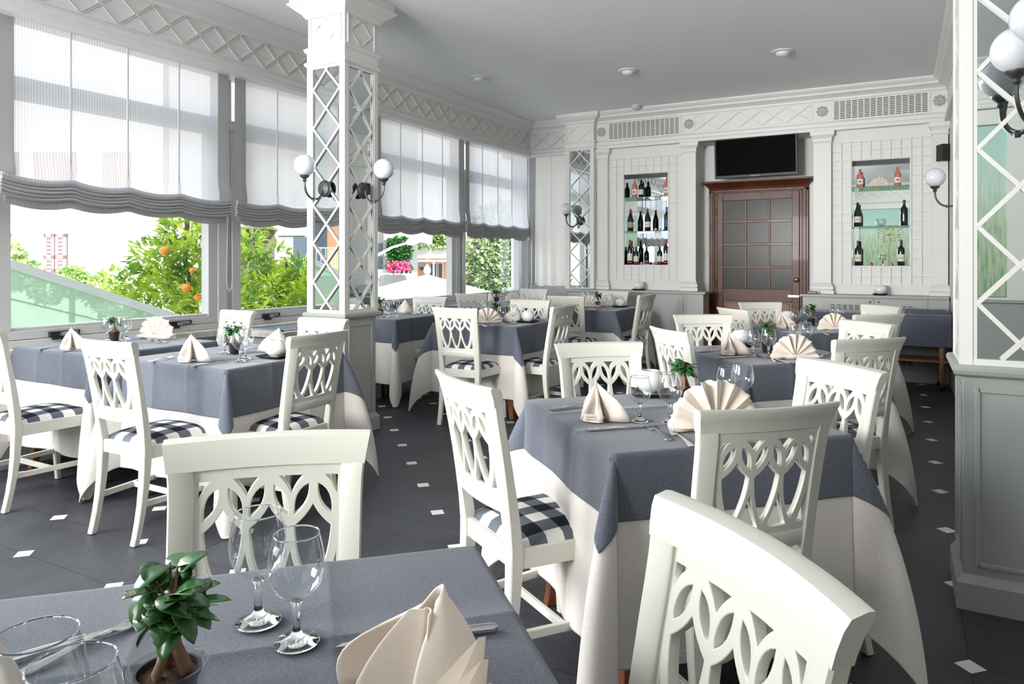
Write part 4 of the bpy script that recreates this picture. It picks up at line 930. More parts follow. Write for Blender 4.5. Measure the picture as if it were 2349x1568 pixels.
def table(key, cx, cy, rot, half, over, desc, di=0, flip=1, wall=False):
    a = R(rot); ca, sa = math.cos(a), math.sin(a)
    root = tag(empty('dining_table', (cx, cy, 0), a), 'dark wooden table under the cloths, ' + desc, 'table', 'cloth-covered dining tables')
    hh = half - 0.012
    MB().box(-hh, hh, -hh, hh, 0.735, 0.766).build('tabletop', 'table_wood', root, bevel=0.006)
    MB().box(-hh + 0.03, hh - 0.03, -hh + 0.03, hh - 0.03, 0.67, 0.735).build('apron', 'table_wood', root)
    for sx in (-1, 1):
        for sy in (-1, 1):
            x, y = sx * (hh - 0.075), sy * (hh - 0.075); rg = []
            for z, r_, o_ in ((0, 0.020, 0.022), (0.05, 0.022, 0.014), (0.2, 0.026, 0.0), (0.45, 0.032, -0.004), (0.67, 0.036, 0)):
                rg.append([(x + sx * o_ + r_ * u, y + sy * o_ + r_ * v_, z) for u, v_ in ((-1, -1), (1, -1), (1, 1), (-1, 1))])
            MB().loft(rg).build('leg', 'table_wood', root, bevel=0.003, seg=1)
    sd = sum(map(ord, key)) + 3
    def xf(Q, extra=0.0):
        X = Q[..., 0] * ca - Q[..., 1] * sa + cx; Y = Q[..., 0] * sa + Q[..., 1] * ca + cy; Z = Q[..., 2]
        if wall: X = np.maximum(X, -4.922 + extra)
        return np.stack([X, Y, Z], -1)
    u = cloth_mesh(half, half + 0.60, 0.772, 0.0, sd, lambda q: xf(q), 'undercloth', 'cloth_white', (cx, cy, 0.772))
    tag(u, 'long ivory undercloth of ' + desc, 'tablecloth', 'long ivory tablecloths')
    o = cloth_mesh(half, half + over, 0.772, 0.005, sd, lambda q: xf(q, 0.004), 'overcloth', 'cloth_blue', (cx, cy, 0.776))
    tag(o, 'grey-blue top cloth of ' + desc, 'tablecloth', 'grey-blue top cloths')
TB = {'A': 'the far left table against the window', 'B': 'the front left table', 'T0': 'the nearest table at the bottom of the photo', 'T1': 'the front right table',
      'T2': 'the middle right table', 'T3': 'the rear right table', 'M1': 'the centre table right of the column', 'M2': 'the window table half hidden by the column', 'M3': 'the back table near the grey counter', 'M4': 'the corner table by the last window'}
table('T0', -0.714, 0.575, 45, 0.40, 0.19, TB['T0'], 0, 1)
table('T1', -0.708, 2.455, 45, 0.40, 0.19, TB['T1'], 0, 1)
table('T2', -0.700, 4.385, 45, 0.40, 0.19, TB['T2'], 1, 1)
table('T3', -0.690, 6.20, 45, 0.40, 0.19, TB['T3'], 1, -1)
table('A', -4.497, 2.83, 0, 0.415, 0.20, TB['A'], 0, 1, True)
table('B', -3.37, 2.83, 0, 0.415, 0.245, TB['B'], 1, 1)
table('M1', -3.19, 5.53, 0, 0.41, 0.24, TB['M1'], 0, -1)
table('M2', -4.50, 5.62, 0, 0.40, 0.22, TB['M2'], 1, -1, True)
table('M3', -3.13, 7.68, 0, 0.41, 0.24, TB['M3'], 1, 1)
table('M4', -4.50, 7.62, 0, 0.40, 0.22, TB['M4'], 0, 1, True)
# service trolley under dark cloth
root = tag(empty('service_trolley', (-0.25, 8.49, 0)), 'wooden service trolley with casters under a dark cloth in front of the right counter', 'trolley')
MB().box(-0.70, 0.68, -0.20, 0.20, 0.72, 0.765).build('top_board', 'oak', root)
MB().box(-0.68, 0.66, -0.19, 0.19, 0.295, 0.315).build('shelf', 'oak', root)
for sx, x in ((-1, -0.62), (1, 0.615)):
    for y in (-0.17, 0.17):
        l = MB().lathe([(0.018, 0.09), (0.026, 0.10), (0.026, 0.30), (0.020, 0.33), (0.028, 0.40), (0.030, 0.60), (0.022, 0.66), (0.03, 0.68), (0.03, 0.72)], (x, y, 0), 14).build('leg', 'oak', root, smooth=True)
        MB().lathe([(0.0, -0.012), (0.032, -0.012), (0.036, 0.0), (0.032, 0.012), (0.0, 0.012)], n=16, caps=False).build('caster', 'pot_black', l, loc=(x, y, 0.036)).rotation_euler = (R(90), 0, R(20))
        MB().box(x - 0.012, x + 0.012, y - 0.018, y + 0.018, 0.05, 0.10).build('caster_fork', 'iron', l)
cl = MB(); rings = []
for s in range(45):
    x = -0.715 + 1.41 * s / 44; w1 = 0.004 * math.sin(x * 21)
    rings.append([(x, -0.222 + w1 * 1.5, -0.315), (x, -0.221 + w1, -0.2), (x, -0.216, -0.05), (x, -0.207, 0.001), (x, -0.10, 0.004), (x, 0.10, 0.004), (x, 0.207, 0.001), (x, 0.216, -0.05), (x, 0.22 + w1, -0.315)])
cl.loft(rings, False, False)
for sx, x in ((-1, -0.715), (1, 0.695)): cl.add([(x, -0.207, 0.001), (x, 0.207, 0.001), (x, 0.222, -0.315), (x, -0.222, -0.315)], [(0, 1, 2, 3)])
o = cl.build('trolley_cloth', 'cloth_blue', loc=(-0.25, 8.49, 0.771)); tag(o, 'dark grey cloth draped over the service trolley', 'cloth'); o.modifiers.new('t', 'SOLIDIFY').thickness = 0.002
o = MB()
for k in range(4): o.box(-0.19 + 0.004 * k, 0.19 - 0.003 * k, -0.11 + 0.003 * k, 0.11, 0.012 * k, 0.012 * k + 0.0105)
tag(o.build('folded_cloths', 'cloth_blue', loc=(0.22, 8.47, 0.780), bevel=0.004), 'stack of folded dark napkins on the right end of the service trolley', 'cloth')
# ================================================================ TABLEWARE
ZT = 0.7805                                        # top of the blue cloths
def mk_glass():
    root = empty('wine_glass')
    MB().lathe([(0.0, 0.0), (0.030, 0.0), (0.0318, 0.0015), (0.031, 0.003), (0.020, 0.0065), (0.009, 0.012), (0.0055, 0.020), (0.0048, 0.035), (0.0052, 0.050), (0.0085, 0.060), (0.006, 0.0625), (0.0, 0.063)], n=32, caps=False).build('stem_and_foot', 'clear_glass', root, smooth=True)
    MB().lathe([(0.0, 0.0615), (0.009, 0.0625), (0.020, 0.068), (0.030, 0.077), (0.0372, 0.090), (0.0398, 0.105), (0.0385, 0.122), (0.0348, 0.140), (0.0312, 0.1535)], n=36, caps=False).build('bowl', 'bowl_glass', root, smooth=True)
    MB().lathe([(0.0306, 0.1530), (0.0318, 0.1530), (0.0320, 0.1542), (0.0312, 0.1550), (0.0304, 0.1542), (0.0306, 0.1530)], n=36, caps=False).build('rim', 'clear_glass', root, smooth=True)
    return root
glass = Kind(mk_glass, 'wine glass')
def mk_globe():
    root = empty('candle_globe'); pr = [(0.0, 0.0), (0.028, 0.0)]
    for i in range(2, 15):
        a = math.pi * (i + 0.6) / 18.4; pr.append((0.058 * math.sin(a), 0.050 - 0.052 * math.cos(a)))
    pr += [(0.034, 0.094), (0.030, 0.093), (0.034, 0.085), (0.045, 0.060), (0.035, 0.02), (0.0, 0.012)]
    MB().lathe(pr, n=36, caps=False).build('bowl', 'ceramic_white', root, smooth=True)
    MB().lathe([(0.0, 0.013), (0.019, 0.013), (0.019, 0.032), (0.0, 0.032)], n=16, caps=False).build('candle', 'label_cream', root)
    return root
globe = Kind(mk_globe, 'candle holder')
def mk_tray():
    root = empty('black_tray'); a, b_ = 0.062, 0.080
    rings = [[(x * r_, y * r_, z) for x, y in ((-1, -1), (1, -1), (1, 1), (-1, 1))] for r_, z in ((a - 0.006, 0.0), (b_, 0.017), (b_ - 0.005, 0.018), (a - 0.004, 0.005))]
    MB().loft(rings).build('tray', 'black_ceramic', root, bevel=0.001, seg=1); return root
tray = Kind(mk_tray, 'tray')
def leaf_pts(L_, W_, fold=0.25, curl=0.25):
    out = []
    for t, w_ in ((0, 0.06), (0.14, 0.62), (0.38, 1.0), (0.66, 0.94), (0.87, 0.58), (1.0, 0.04)):
        z = -curl * L_ * t * t; out.append([(-W_ / 2 * w_, L_ * t, z + fold * W_ / 2 * w_), (0, L_ * t, z), (W_ / 2 * w_, L_ * t, z + fold * W_ / 2 * w_)])
    return out
def add_leaf(mb, p, dirv, up, L_, W_, curl=0.25):
    d = Vector(dirv).normalized(); u = Vector(up); s_ = d.cross(u)
    s_ = s_.normalized() if s_.length > 1e-4 else Vector((1, 0, 0)); n = s_.cross(d)
    mb.loft([[tuple(Vector(p) + s_ * x + d * y + n * z) for x, y, z in r_] for r_ in leaf_pts(L_, W_, 0.25, curl)], False, False)
def mk_plant(seed, cup=True):
    rd = random.Random(seed); root = empty('potted_ficus')
    MB().lathe([(0.0, 0.0), (0.0255, 0.0), (0.033, 0.054), (0.036, 0.054), (0.036, 0.060), (0.033, 0.060), (0.031, 0.052), (0.0, 0.052)], n=24, caps=False).build('pot', 'pot_black', root, smooth=True)
    MB().lathe([(0.0, 0.056), (0.012, 0.0575), (0.024, 0.054), (0.0315, 0.053)], n=20, caps=False).build('soil', 'soil', root, smooth=True)
    if cup: MB().lathe([(0.0, 0.0), (0.030, 0.0), (0.034, 0.004), (0.043, 0.066), (0.0415, 0.066), (0.036, 0.03), (0.031, 0.004)], n=24, caps=False).build('glass_cup', 'bowl_glass', root, smooth=True, )
    tr = MB(); top = Vector((0.006, 0.0, 0.112))
    for a0, rr_, off in ((0.2, 0.0085, 0.016), (2.4, 0.0098, 0.015), (4.4, 0.006, 0.013)):
        b_ = Vector((math.cos(a0) * off, math.sin(a0) * off, 0.045)); mid = b_ * 0.75 + top * 0.25 + Vector((math.cos(a0), math.sin(a0), 0)) * 0.006
        tr.tube([b_, mid, b_ * 0.4 + top * 0.6, top, top + Vector((0.002, 0, 0.012))], [rr_ * 0.45, rr_, rr_ * 0.85, rr_ * 0.45, 0.003], 9)
    lf = MB(); ntw = 8
    for k in range(ntw):
        a = 2 * math.pi * k / ntw + rd.uniform(-0.4, 0.4); h = rd.uniform(0.02, 0.062); o = rd.uniform(0.012, 0.04)
        e_ = top + Vector((math.cos(a) * o, math.sin(a) * o, h)); md = top * 0.5 + e_ * 0.5 + Vector((0, 0, 0.008)); tr.tube([top, md, e_], [0.0028, 0.002, 0.0012], 5)
        for q in range(6):
            b_ = a + rd.uniform(-2.0, 2.0); el = rd.uniform(-0.5, 0.8); t = rd.uniform(0.35, 1); p = top.lerp(e_, t)
            add_leaf(lf, p, (math.cos(b_) * math.cos(el), math.sin(b_) * math.cos(el), math.sin(el)), (0, 0, 1), rd.uniform(0.032, 0.048), rd.uniform(0.022, 0.031), rd.uniform(0.1, 0.5))
    tr.build('trunk', 'trunk', root, smooth=True); o = lf.build('foliage', 'leaf_dark', root, smooth=True); o.modifiers.new('t', 'SOLIDIFY').thickness = 0.0006
    return root
plantA = Kind(lambda: mk_plant(4, True), 'potted plant'); plantB = Kind(lambda: mk_plant(9, False), 'potted plant')
# ---- napkins
def mk_fan():
    root = empty('folded_napkin'); n = 7; mb = MB(); rings = []
    for i in range(n * 8 + 1):
        a = math.pi * (0.02 + 0.96 * i / (n * 8)); dep = 0.011 * math.cos(math.pi * i / 4) ** 3 + 0.006 * math.sin(a * 2.3) - (0.016 if i == n * 5 else 0)
        ray = []
        for t in (0.06, 0.3, 0.6, 0.88, 1.0):
            r_ = 0.112 * t * (1 + 0.02 * math.sin(i * 1.7)); ray.append((r_ * math.cos(a), dep * (0.15 + t) - 0.012 * (1 - t), 0.010 + r_ * math.sin(a)))
        rings.append(ray)
    mb.loft(rings, False, False)
    o = mb.build('pleated_fan', 'napkin', root, smooth=True); o.modifiers.new('t', 'SOLIDIFY').thickness = 0.0025
    rings = []
    for i in range(25):
        u = -1 + i / 12; x = 0.112 * u; rings.append([(x, -0.020 + 0.004 * math.sin(u * 9), 0.001), (x, -0.027 + 0.003 * math.sin(u * 11), 0.010), (x, -0.018, 0.021), (x, 0.012, 0.022 + 0.003 * math.sin(u * 7)), (x, 0.024, 0.012), (x, 0.018, 0.001)])
    MB().loft(rings).build('base_band', 'napkin', root, smooth=True)
    rings = [[(0.055 * s_ * (1 - t) - 0.012, 0.012 + 0.062 * t, 0.085 * (1 - t) ** 1.3 + 0.002) for s_ in (-1, -0.3, 0.2, 1)] for t in (0, 0.25, 0.5, 0.75, 0.95)]
    o = MB().loft(rings, False, False).build('support_fold', 'napkin', root, smooth=True); o.modifiers.new('t', 'SOLIDIFY').thickness = 0.002
    return root
def catmull(P_, m_=5):
    out = []; k = len(P_)
    for i in range(k - 1):
        p0, p1, p2, p3 = [Vector(P_[max(0, min(k - 1, i + d))]) for d in (-1, 0, 1, 2)]
        for j in range(m_):
            t = j / m_; out.append(0.5 * ((2 * p1) + (p2 - p0) * t + (2 * p0 - 5 * p1 + 4 * p2 - p3) * t * t + (3 * p1 - p0 - 3 * p2 + p3) * t ** 3))
    out.append(Vector(P_[-1])); return out
def mk_cone():
    root = empty('folded_napkin')
    base = catmull([(0.018, -0.046), (0.004, -0.052), (-0.006, -0.040), (0.006, -0.030), (0.002, -0.018), (-0.022, -0.024), (-0.040, -0.040), (-0.060, -0.030), (-0.056, -0.004), (-0.038, 0.022), (0.0, 0.034), (0.045, 0.028), (0.088, 0.006), (0.106, -0.010), (0.082, -0.020), (0.040, -0.016), (0.022, -0.010)])
    apex = Vector((-0.014, 0.002)); rings = []
    for i, b_ in enumerate(base):
        u = i / (len(base) - 1); row = []; H_ = 0.128 - 0.03 * abs(u - 0.5) - 0.06 * max(0, 0.2 - u)
        for j in range(9):
            t = j / 8; s_ = 1 - t ** 1.25; bulge = 0.10 * math.sin(math.pi * t) * (1 if u < 0.75 else 0.2)
            p = apex + (b_ - apex) * (s_ * (1 + bulge)); wave = 0.004 * math.sin(t * 9 + i * 0.35) * (1 - t)
            row.append((p.x + wave, p.y - wave, 0.002 + H_ * t ** 0.85))
        rings.append(row)
    o = MB().loft(rings, False, False).build('draped_cone', 'napkin', root, smooth=True); o.modifiers.new('t', 'SOLIDIFY').thickness = 0.0022
    pl = MB()
    for k in range(3):
        c_ = catmull([(-0.055 + 0.01 * k, -0.030, 0), (-0.045, -0.050 - 0.004 * k, 0), (-0.020, -0.058, 0), (0.008, -0.060 + 0.006 * k, 0), (0.020, -0.048, 0), (0.010, -0.038, 0)], 4)
        pl.loft([[(p.x, p.y, 0.002 + 0.009 * k), (p.x * 0.96, p.y * 0.9, 0.010 + 0.009 * k), (p.x * 0.9, p.y * 0.8, 0.006 + 0.009 * k)] for p in c_])
    pl.build('rolled_edge', 'napkin', root, smooth=True)
    return root
def mk_bigcone():                                   # tall hooded fold with a fan of pleats at its side
    root = empty('folded_napkin')
    base = catmull([(-0.10, -0.05), (-0.085, -0.02), (-0.055, 0.02), (-0.01, 0.042), (0.035, 0.034), (0.052, 0.005), (0.045, -0.03), (0.020, -0.055)])
    rings = []
    for i, b_ in enumerate(base):
        u = i / (len(base) - 1); row = []; H_ = 0.128 - 0.05 * abs(u - 0.55) ** 1.5
        for j in range(11):
            t = j / 10; s_ = max(0.13, 1 - t ** 2.3); ap = Vector((0.005, 0.0)); p = ap + (b_ - ap) * s_ * (1 + 0.12 * math.sin(math.pi * t)); row.append((p.x, p.y, 0.002 + H_ * t))
        rings.append(row)
    o = MB().loft(rings, False, False).build('hood', 'napkin', root, smooth=True); o.modifiers.new('t', 'SOLIDIFY').thickness = 0.0025
    inn = catmull([(-0.055, -0.075), (-0.03, -0.045), (-0.016, -0.03), (-0.004, -0.02), (-0.012, -0.010), (0.0, 0.0), (0.016, -0.016), (0.03, -0.05)])
    rings = [[(0.0 + (b_.x) * (1 - 0.72 * t ** 1.7), -0.012 + (b_.y + 0.012) * (1 - 0.8 * t ** 1.7), 0.002 + 0.104 * t) for t in [j / 9 for j in range(10)]] for b_ in inn]
    o = MB().loft(rings, False, False).build('inner_fold', 'napkin', root, smooth=True); o.modifiers.new('t', 'SOLIDIFY').thickness = 0.0022
    pl = MB()
    for k in range(5):
        h = 0.098 - 0.013 * k; x0 = 0.050 + 0.014 * k; y0 = -0.012 - 0.012 * k
        pl.loft([[(x0 - 0.012, y0 - 0.05, 0.002), (x0 + 0.016, y0 + 0.012, 0.002), (x0 + 0.010, y0 - 0.03, 0.002)], [(x0 - 0.006, y0 - 0.03, h * 0.6), (x0 + 0.020, y0 + 0.010, h * 0.6), (x0 + 0.012, y0 - 0.018, h * 0.6)], [(x0 + 0.020, y0 + 0.004, h), (x0 + 0.024, y0 + 0.010, h), (x0 + 0.020, y0 + 0.006, h - 0.003)]])
    pl.build('side_pleats', 'napkin', root, smooth=False)
    return root
fan = Kind(mk_fan, 'napkin'); cone = Kind(mk_cone, 'napkin'); bigcone = Kind(mk_bigcone, 'napkin')
def mk_fork():
    root = empty('fork'); st = [(-0.098, 0.0085, 0.0), (-0.085, 0.0105, 0.0005), (-0.05, 0.006, 0.003), (0.0, 0.0038, 0.007), (0.022, 0.0042, 0.006), (0.034, 0.010, 0.002), (0.048, 0.0125, 0.001)]
    rings = [[(-w_, y, z + 0.0005), (0, y, z - 0.0008 + 0.0005), (w_, y, z + 0.0005), (w_ * 0.9, y, z + 0.0025), (0, y, z + 0.002), (-w_ * 0.9, y, z + 0.0025)] for y, w_, z in st]
    MB().loft(rings).build('handle', 'steel', root, smooth=True); t_ = MB()
    for k in range(4):
        x = -0.0098 + 0.0065 * k; rg = [[(x - a, y, z), (x + a, y, z), (x + a, y, z + 0.002), (x - a, y, z + 0.002)] for y, a, z in ((0.044, 0.0026, 0.0015), (0.058, 0.0019, 0.002), (0.078, 0.0015, 0.006), (0.094, 0.0007, 0.012))]
        t_.loft(rg)
    t_.build('tines', 'steel', root, smooth=True); return root
def mk_knife():
    root = empty('knife'); st = [(-0.115, 0.0045, 0.0), (-0.108, 0.0095, 0.0), (-0.06, 0.0085, 0.0), (0.0, 0.0065, 0.0)]
    MB().loft([[(-w_, y, 0.001), (w_, y, 0.001), (w_, y, 0.0055), (0, y, 0.0068), (-w_, y, 0.0055)] for y, w_, z in st]).build('handle', 'steel', root, smooth=True)
    MB().loft([[(-a, y, 0.002), (b_, y, 0.002), (b_, y, 0.0035), (-a, y, 0.0042)] for y, a, b_ in ((-0.002, 0.005, 0.005), (0.02, 0.005, 0.0095), (0.08, 0.005, 0.0095), (0.105, 0.005, 0.005), (0.115, 0.0045, -0.003))]).build('blade', 'steel', root)
    return root
fork = Kind(mk_fork, 'fork'); knife = Kind(mk_knife, 'knife')
GG, GN, GF, GK, GP, GC, GT = 'wine glasses on the set tables', 'folded napkins', 'forks on the tables', 'knives on the tables', 'small potted ficus plants', 'white candle globes', 'black trays under the candle globes'
def items(tab, L_): 
    for it in L_:
        k, x, y, rz, lab = it[:5]; s_ = it[5] if len(it) > 5 else 1.0
        gm = {'glass': GG, 'fan': GN, 'cone': GN, 'big': GN, 'fork': GF, 'knife': GK, 'plantA': GP, 'plantB': GP}
        if k == 'globe':
            globe((x, y, ZT + 0.0062), 0, lab, GC, s_); tray((x, y, ZT), R(rz), 'black square tray under the ' + lab, GT)
        else: {'glass': glass, 'fan': fan, 'cone': cone, 'big': bigcone, 'fork': fork, 'knife': knife, 'plantA': plantA, 'plantB': plantB}[k]((x, y, ZT), R(rz), lab, gm[k], s_)
items('T0', [
    ('big', -0.496, 0.710, -10, 'large ivory napkin with hood and pleats in the bottom foreground', 1.12),
    ('glass', -0.840, 0.743, 0, 'left one of the two close-up wine glasses in the foreground', 1.06),
    ('glass', -0.746, 0.728, 0, 'right one of the two close-up wine glasses in the foreground'),
    ('glass', -0.732, 0.378, 0, 'wine glass cut off at the lower left corner, the one further left', 1.15),
    ('glass', -0.653, 0.367, 0, 'wine glass cut off at the lower left corner, the one nearer the plant', 1.15),
    ('plantA', -0.750, 0.531, 20, 'potted ficus in the foreground at the lower left', 1.02),
    ('knife', -0.603, 0.820, -228, 'large knife behind the foreground napkin'),
    ('fork', -0.999, 0.593, -2, 'fork pointing right at the lower left corner'),
    ('knife', -1.015, 0.590, -21, 'knife handle behind the lower left glasses'),
    ('cone', -0.962, 0.428, 10, 'napkin at the left end of the nearest table, outside the photo'),
])
items('T1', [
    ('cone', -0.892, 2.249, 8, 'ivory napkin cone on the left of the front right table'),
    ('fan', -0.519, 2.291, 32, 'large napkin fan on the front right table, behind the big chair', 1.30),
    ('glass', -0.767, 2.288, 0, 'wine glass nearest the napkin cone on the front right table', 0.97),
    ('glass', -0.673, 2.318, 0, 'wine glass in front of the candle globe on the front right table', 1.06),
    ('glass', -0.568, 2.691, 0, 'shorter wine glass behind the napkin fan on the front right table', 0.93),
    ('glass', -0.508, 2.679, 0, 'taller wine glass behind the napkin fan on the front right table', 1.05),
    ('globe', -0.879, 2.755, 20, 'white candle globe on the front right table'),
    ('plantB', -0.719, 2.655, 40, 'sparse potted ficus beside the candle globe on the front right table'),
    ('knife', -0.792, 2.158, -45, 'knife in front of the napkin cone on the front right table'),
    ('fork', -0.669, 2.162, 39, 'left one of the two forks on the front right table'),
    ('fork', -0.588, 2.128, 37, 'right one of the two forks, touching the napkin fan'),
    ('knife', -1.048, 2.391, -32, 'knife behind the napkin cone on the front right table'),
    ('fork', -1.057, 2.464, -22, 'fork behind the napkin cone on the front right table'),
    ('fork', -0.350, 2.226, -211, 'fork seen through the lattice of the big chair'),
])
items('T2', [
    ('cone', -0.856, 4.193, 12, 'napkin cone on the left of the middle right table'),
    ('fan', -0.514, 4.172, 30, 'crisp napkin fan on the middle right table', 1.12),
    ('glass', -0.731, 4.155, 0, 'wine glass right of the candle globe on the middle right table', 0.97),
    ('glass', -0.644, 4.141, 0, 'wine glass in front of the plant on the middle right table', 1.05),
    ('glass', -0.574, 4.700, 0, 'shorter wine glass behind the fan on the middle right table', 0.95),
    ('glass', -0.510, 4.661, 0, 'taller wine glass behind the fan on the middle right table', 1.05),
    ('plantA', -0.688, 4.374, 10, 'potted ficus behind a glass on the middle right table'),
    ('globe', -0.891, 4.629, 15, 'white candle globe on the middle right table'),
    ('knife', -0.809, 4.061, -37, 'knife in front of the napkin on the middle right table'),
    ('fork', -0.722, 4.184, 23, 'left fork on the middle right table'),
    ('fork', -0.620, 4.064, 21, 'middle fork on the middle right table'),
    ('knife', -0.568, 4.029, 31, 'knife by the fan on the middle right table'),
    ('fork', -1.034, 4.313, -25, 'fork at the left corner of the middle right table'),
    ('knife', -1.003, 4.271, -21, 'knife at the left corner of the middle right table'),
    ('fork', -0.385, 4.385, -5, 'fork right of the fan on the middle right table'),
])
items('T3', [
    ('cone', -0.825, 6.032, 12, 'napkin cone on the left of the rear right table'),
    ('fan', -0.460, 6.068, 28, 'napkin fan on the rear right table', 1.08),
    ('glass', -0.736, 5.998, 0, 'wine glass beside the napkin cone on the rear right table', 0.97),
    ('glass', -0.669, 6.118, 0, 'wine glass in front of the plant on the rear right table', 1.05),
    ('glass', -0.506, 6.708, 0, 'wine glass behind the fan on the rear right table, the left one', 0.97),
    ('glass', -0.459, 6.637, 0, 'wine glass behind the fan on the rear right table, the right one'),
    ('plantA', -0.655, 6.390, 200, 'potted ficus on the rear right table'),
    ('globe', -0.865, 6.560, 12, 'white candle globe on the rear right table'),
    ('knife', -0.807, 5.878, -42, 'knife on the rear right table'),
    ('fork', -0.600, 5.855, 29, 'left fork on the rear right table'),
    ('fork', -0.507, 5.703, 29, 'right fork on the rear right table'),
])
items('A', [
    ('cone', -4.438, 2.504, 22, 'napkin cone at the left end of the far left table'),
    ('glass', -4.673, 2.859, 0, 'left wine glass by the plant on the far left table'),
    ('glass', -4.561, 2.892, 0, 'right wine glass by the plant on the far left table', 1.06),
    ('glass', -4.661, 2.987, 0, 'wine glass behind the others on the far left table'),
    ('plantB', -4.657, 2.898, 60, 'potted ficus on the far left table against the window'),
    ('fan', -4.533, 3.119, 14, 'rounded napkin fan at the right end of the far left table', 1.25),
    ('knife', -4.640, 2.471, 27, 'knife left of the napkin on the far left table'),
    ('knife', -4.337, 2.504, -15, 'knife in front of the napkin on the far left table'),
    ('fork', -4.335, 3.015, 74, 'fork in front of the fan on the far left table'),
    ('fork', -4.364, 2.987, 76, 'second fork in front of the fan on the far left table'),
    ('knife', -4.443, 3.079, -228, 'knife right of the fan on the far left table'),
])
items('B', [
    ('cone', -3.330, 2.510, 15, 'ivory napkin cone in the middle of the front left table', 1.12),
    ('glass', -3.097, 2.619, 0, 'front wine glass on the front left table'),
    ('glass', -3.154, 2.703, 0, 'rear wine glass on the front left table', 1.07),
    ('glass', -3.453, 2.811, 0, 'wine glass left of the plant on the front left table'),
    ('plantB', -3.388, 2.825, 150, 'potted ficus between the glasses on the front left table'),
    ('globe', -3.050, 2.820, 5, 'white candle globe on the front left table'),
    ('cone', -3.254, 3.011, -150, 'napkin behind the candle globe on the front left table', 1.10),
    ('knife', -3.172, 2.489, -6, 'knife in front of the napkin on the front left table'),
    ('fork', -3.535, 2.467, 14, 'fork at the left of the front left table'),
    ('fork', -3.511, 3.026, -175, 'fork behind the glasses on the front left table'),
])
items('M1', [
    ('fan', -3.137, 5.263, 40, 'napkin fan at the left of the centre table', 1.10),
    ('cone', -2.992, 5.493, 200, 'napkin behind the glasses on the centre table', 1.10),
    ('glass', -2.983, 5.251, 0, 'wine glass right of the plant on the centre table', 0.97),
    ('glass', -2.922, 5.333, 0, 'wine glass beside the candle globe on the centre table', 1.05),
    ('glass', -3.440, 5.739, 0, 'wine glass behind the napkin fan on the centre table', 1.05),
    ('glass', -3.328, 5.743, 0, 'wine glass behind the plant on the centre table'),
    ('plantA', -3.137, 5.414, 30, 'potted ficus in a glass cup on the centre table'),
    ('globe', -2.867, 5.511, 0, 'white candle globe on the centre table'),
    ('knife', -2.945, 5.134, -6, 'knife on the centre table'),
    ('fork', -3.061, 5.048, 59, 'fork on the centre table'),
])
items('M2', [
    ('glass', -4.334, 5.368, 0, 'front wine glass on the window table behind the column', 0.97),
    ('glass', -4.283, 5.457, 0, 'wine glass right of the plant on the window table behind the column', 1.05),
    ('glass', -4.606, 5.733, 0, 'rear wine glass on the window table behind the column'),
    ('plantA', -4.555, 5.560, 80, 'potted ficus next to the mirrored column'),
    ('cone', -4.490, 5.865, 170, 'napkin cone on the window table behind the column', 1.10),
    ('fork', -4.372, 5.833, 58, 'fork on the window table behind the column'),
    ('knife', -4.350, 5.341, -5, 'knife on the window table behind the column'),
])
items('M3', [
    ('fan', -3.188, 7.686, 15, 'napkin fan on the back table', 1.10),
    ('cone', -3.040, 7.949, 200, 'napkin behind the glasses on the back table', 1.10),
    ('glass', -2.926, 7.485, 0, 'wine glass right of the plant on the back table', 0.97),
    ('glass', -2.905, 7.580, 0, 'wine glass beside the candle globe on the back table', 1.05),
    ('glass', -3.398, 8.040, 0, 'wine glass behind the fan on the back table, the left one'),
    ('glass', -3.371, 8.154, 0, 'wine glass behind the fan on the back table, the right one', 1.05),
    ('plantA', -3.103, 7.732, 55, 'potted ficus on the back table'),
    ('globe', -2.871, 7.860, 0, 'white candle globe on the back table'),
    ('fork', -3.002, 7.322, 45, 'fork on the back table'),
    ('knife', -2.852, 7.366, -100, 'knife on the back table'),
])
items('M4', [
    ('plantB', -4.671, 8.083, 120, 'potted ficus on the corner table'),
    ('glass', -4.665, 8.319, 0, 'wine glass right of the plant on the corner table'),
    ('glass', -4.577, 8.367, 0, 'second wine glass right of the plant on the corner table', 1.05),
    ('glass', -4.872, 8.325, 0, 'wine glass behind the plant on the corner table'),
    ('cone', -4.751, 8.038, 150, 'napkin left of the plant on the corner table'),
    ('fan', -4.533, 8.274, 20, 'napkin fan behind the glasses on the corner table', 0.95),
])
# counter-top candle globes
for x, lab in ((-3.02, 'white candle globe on the left grey counter under the bottle niche'), (-0.20, 'white candle globe on the right grey counter under the bottle niche')):
    globe((x, 8.97, 0.9412), 0, lab, GC, 1.15); tray((x, 8.97, 0.9355), 0, 'black tray under the ' + lab, GT)
tag(MB().box(-0.05, 0.05, -0.02, 0.02, 0, 0.035).build('remote_box', 'black_plastic', loc=(-0.90, 8.90, 0.9355), bevel=0.004), 'small black box at the left end of the right grey counter', 'box')
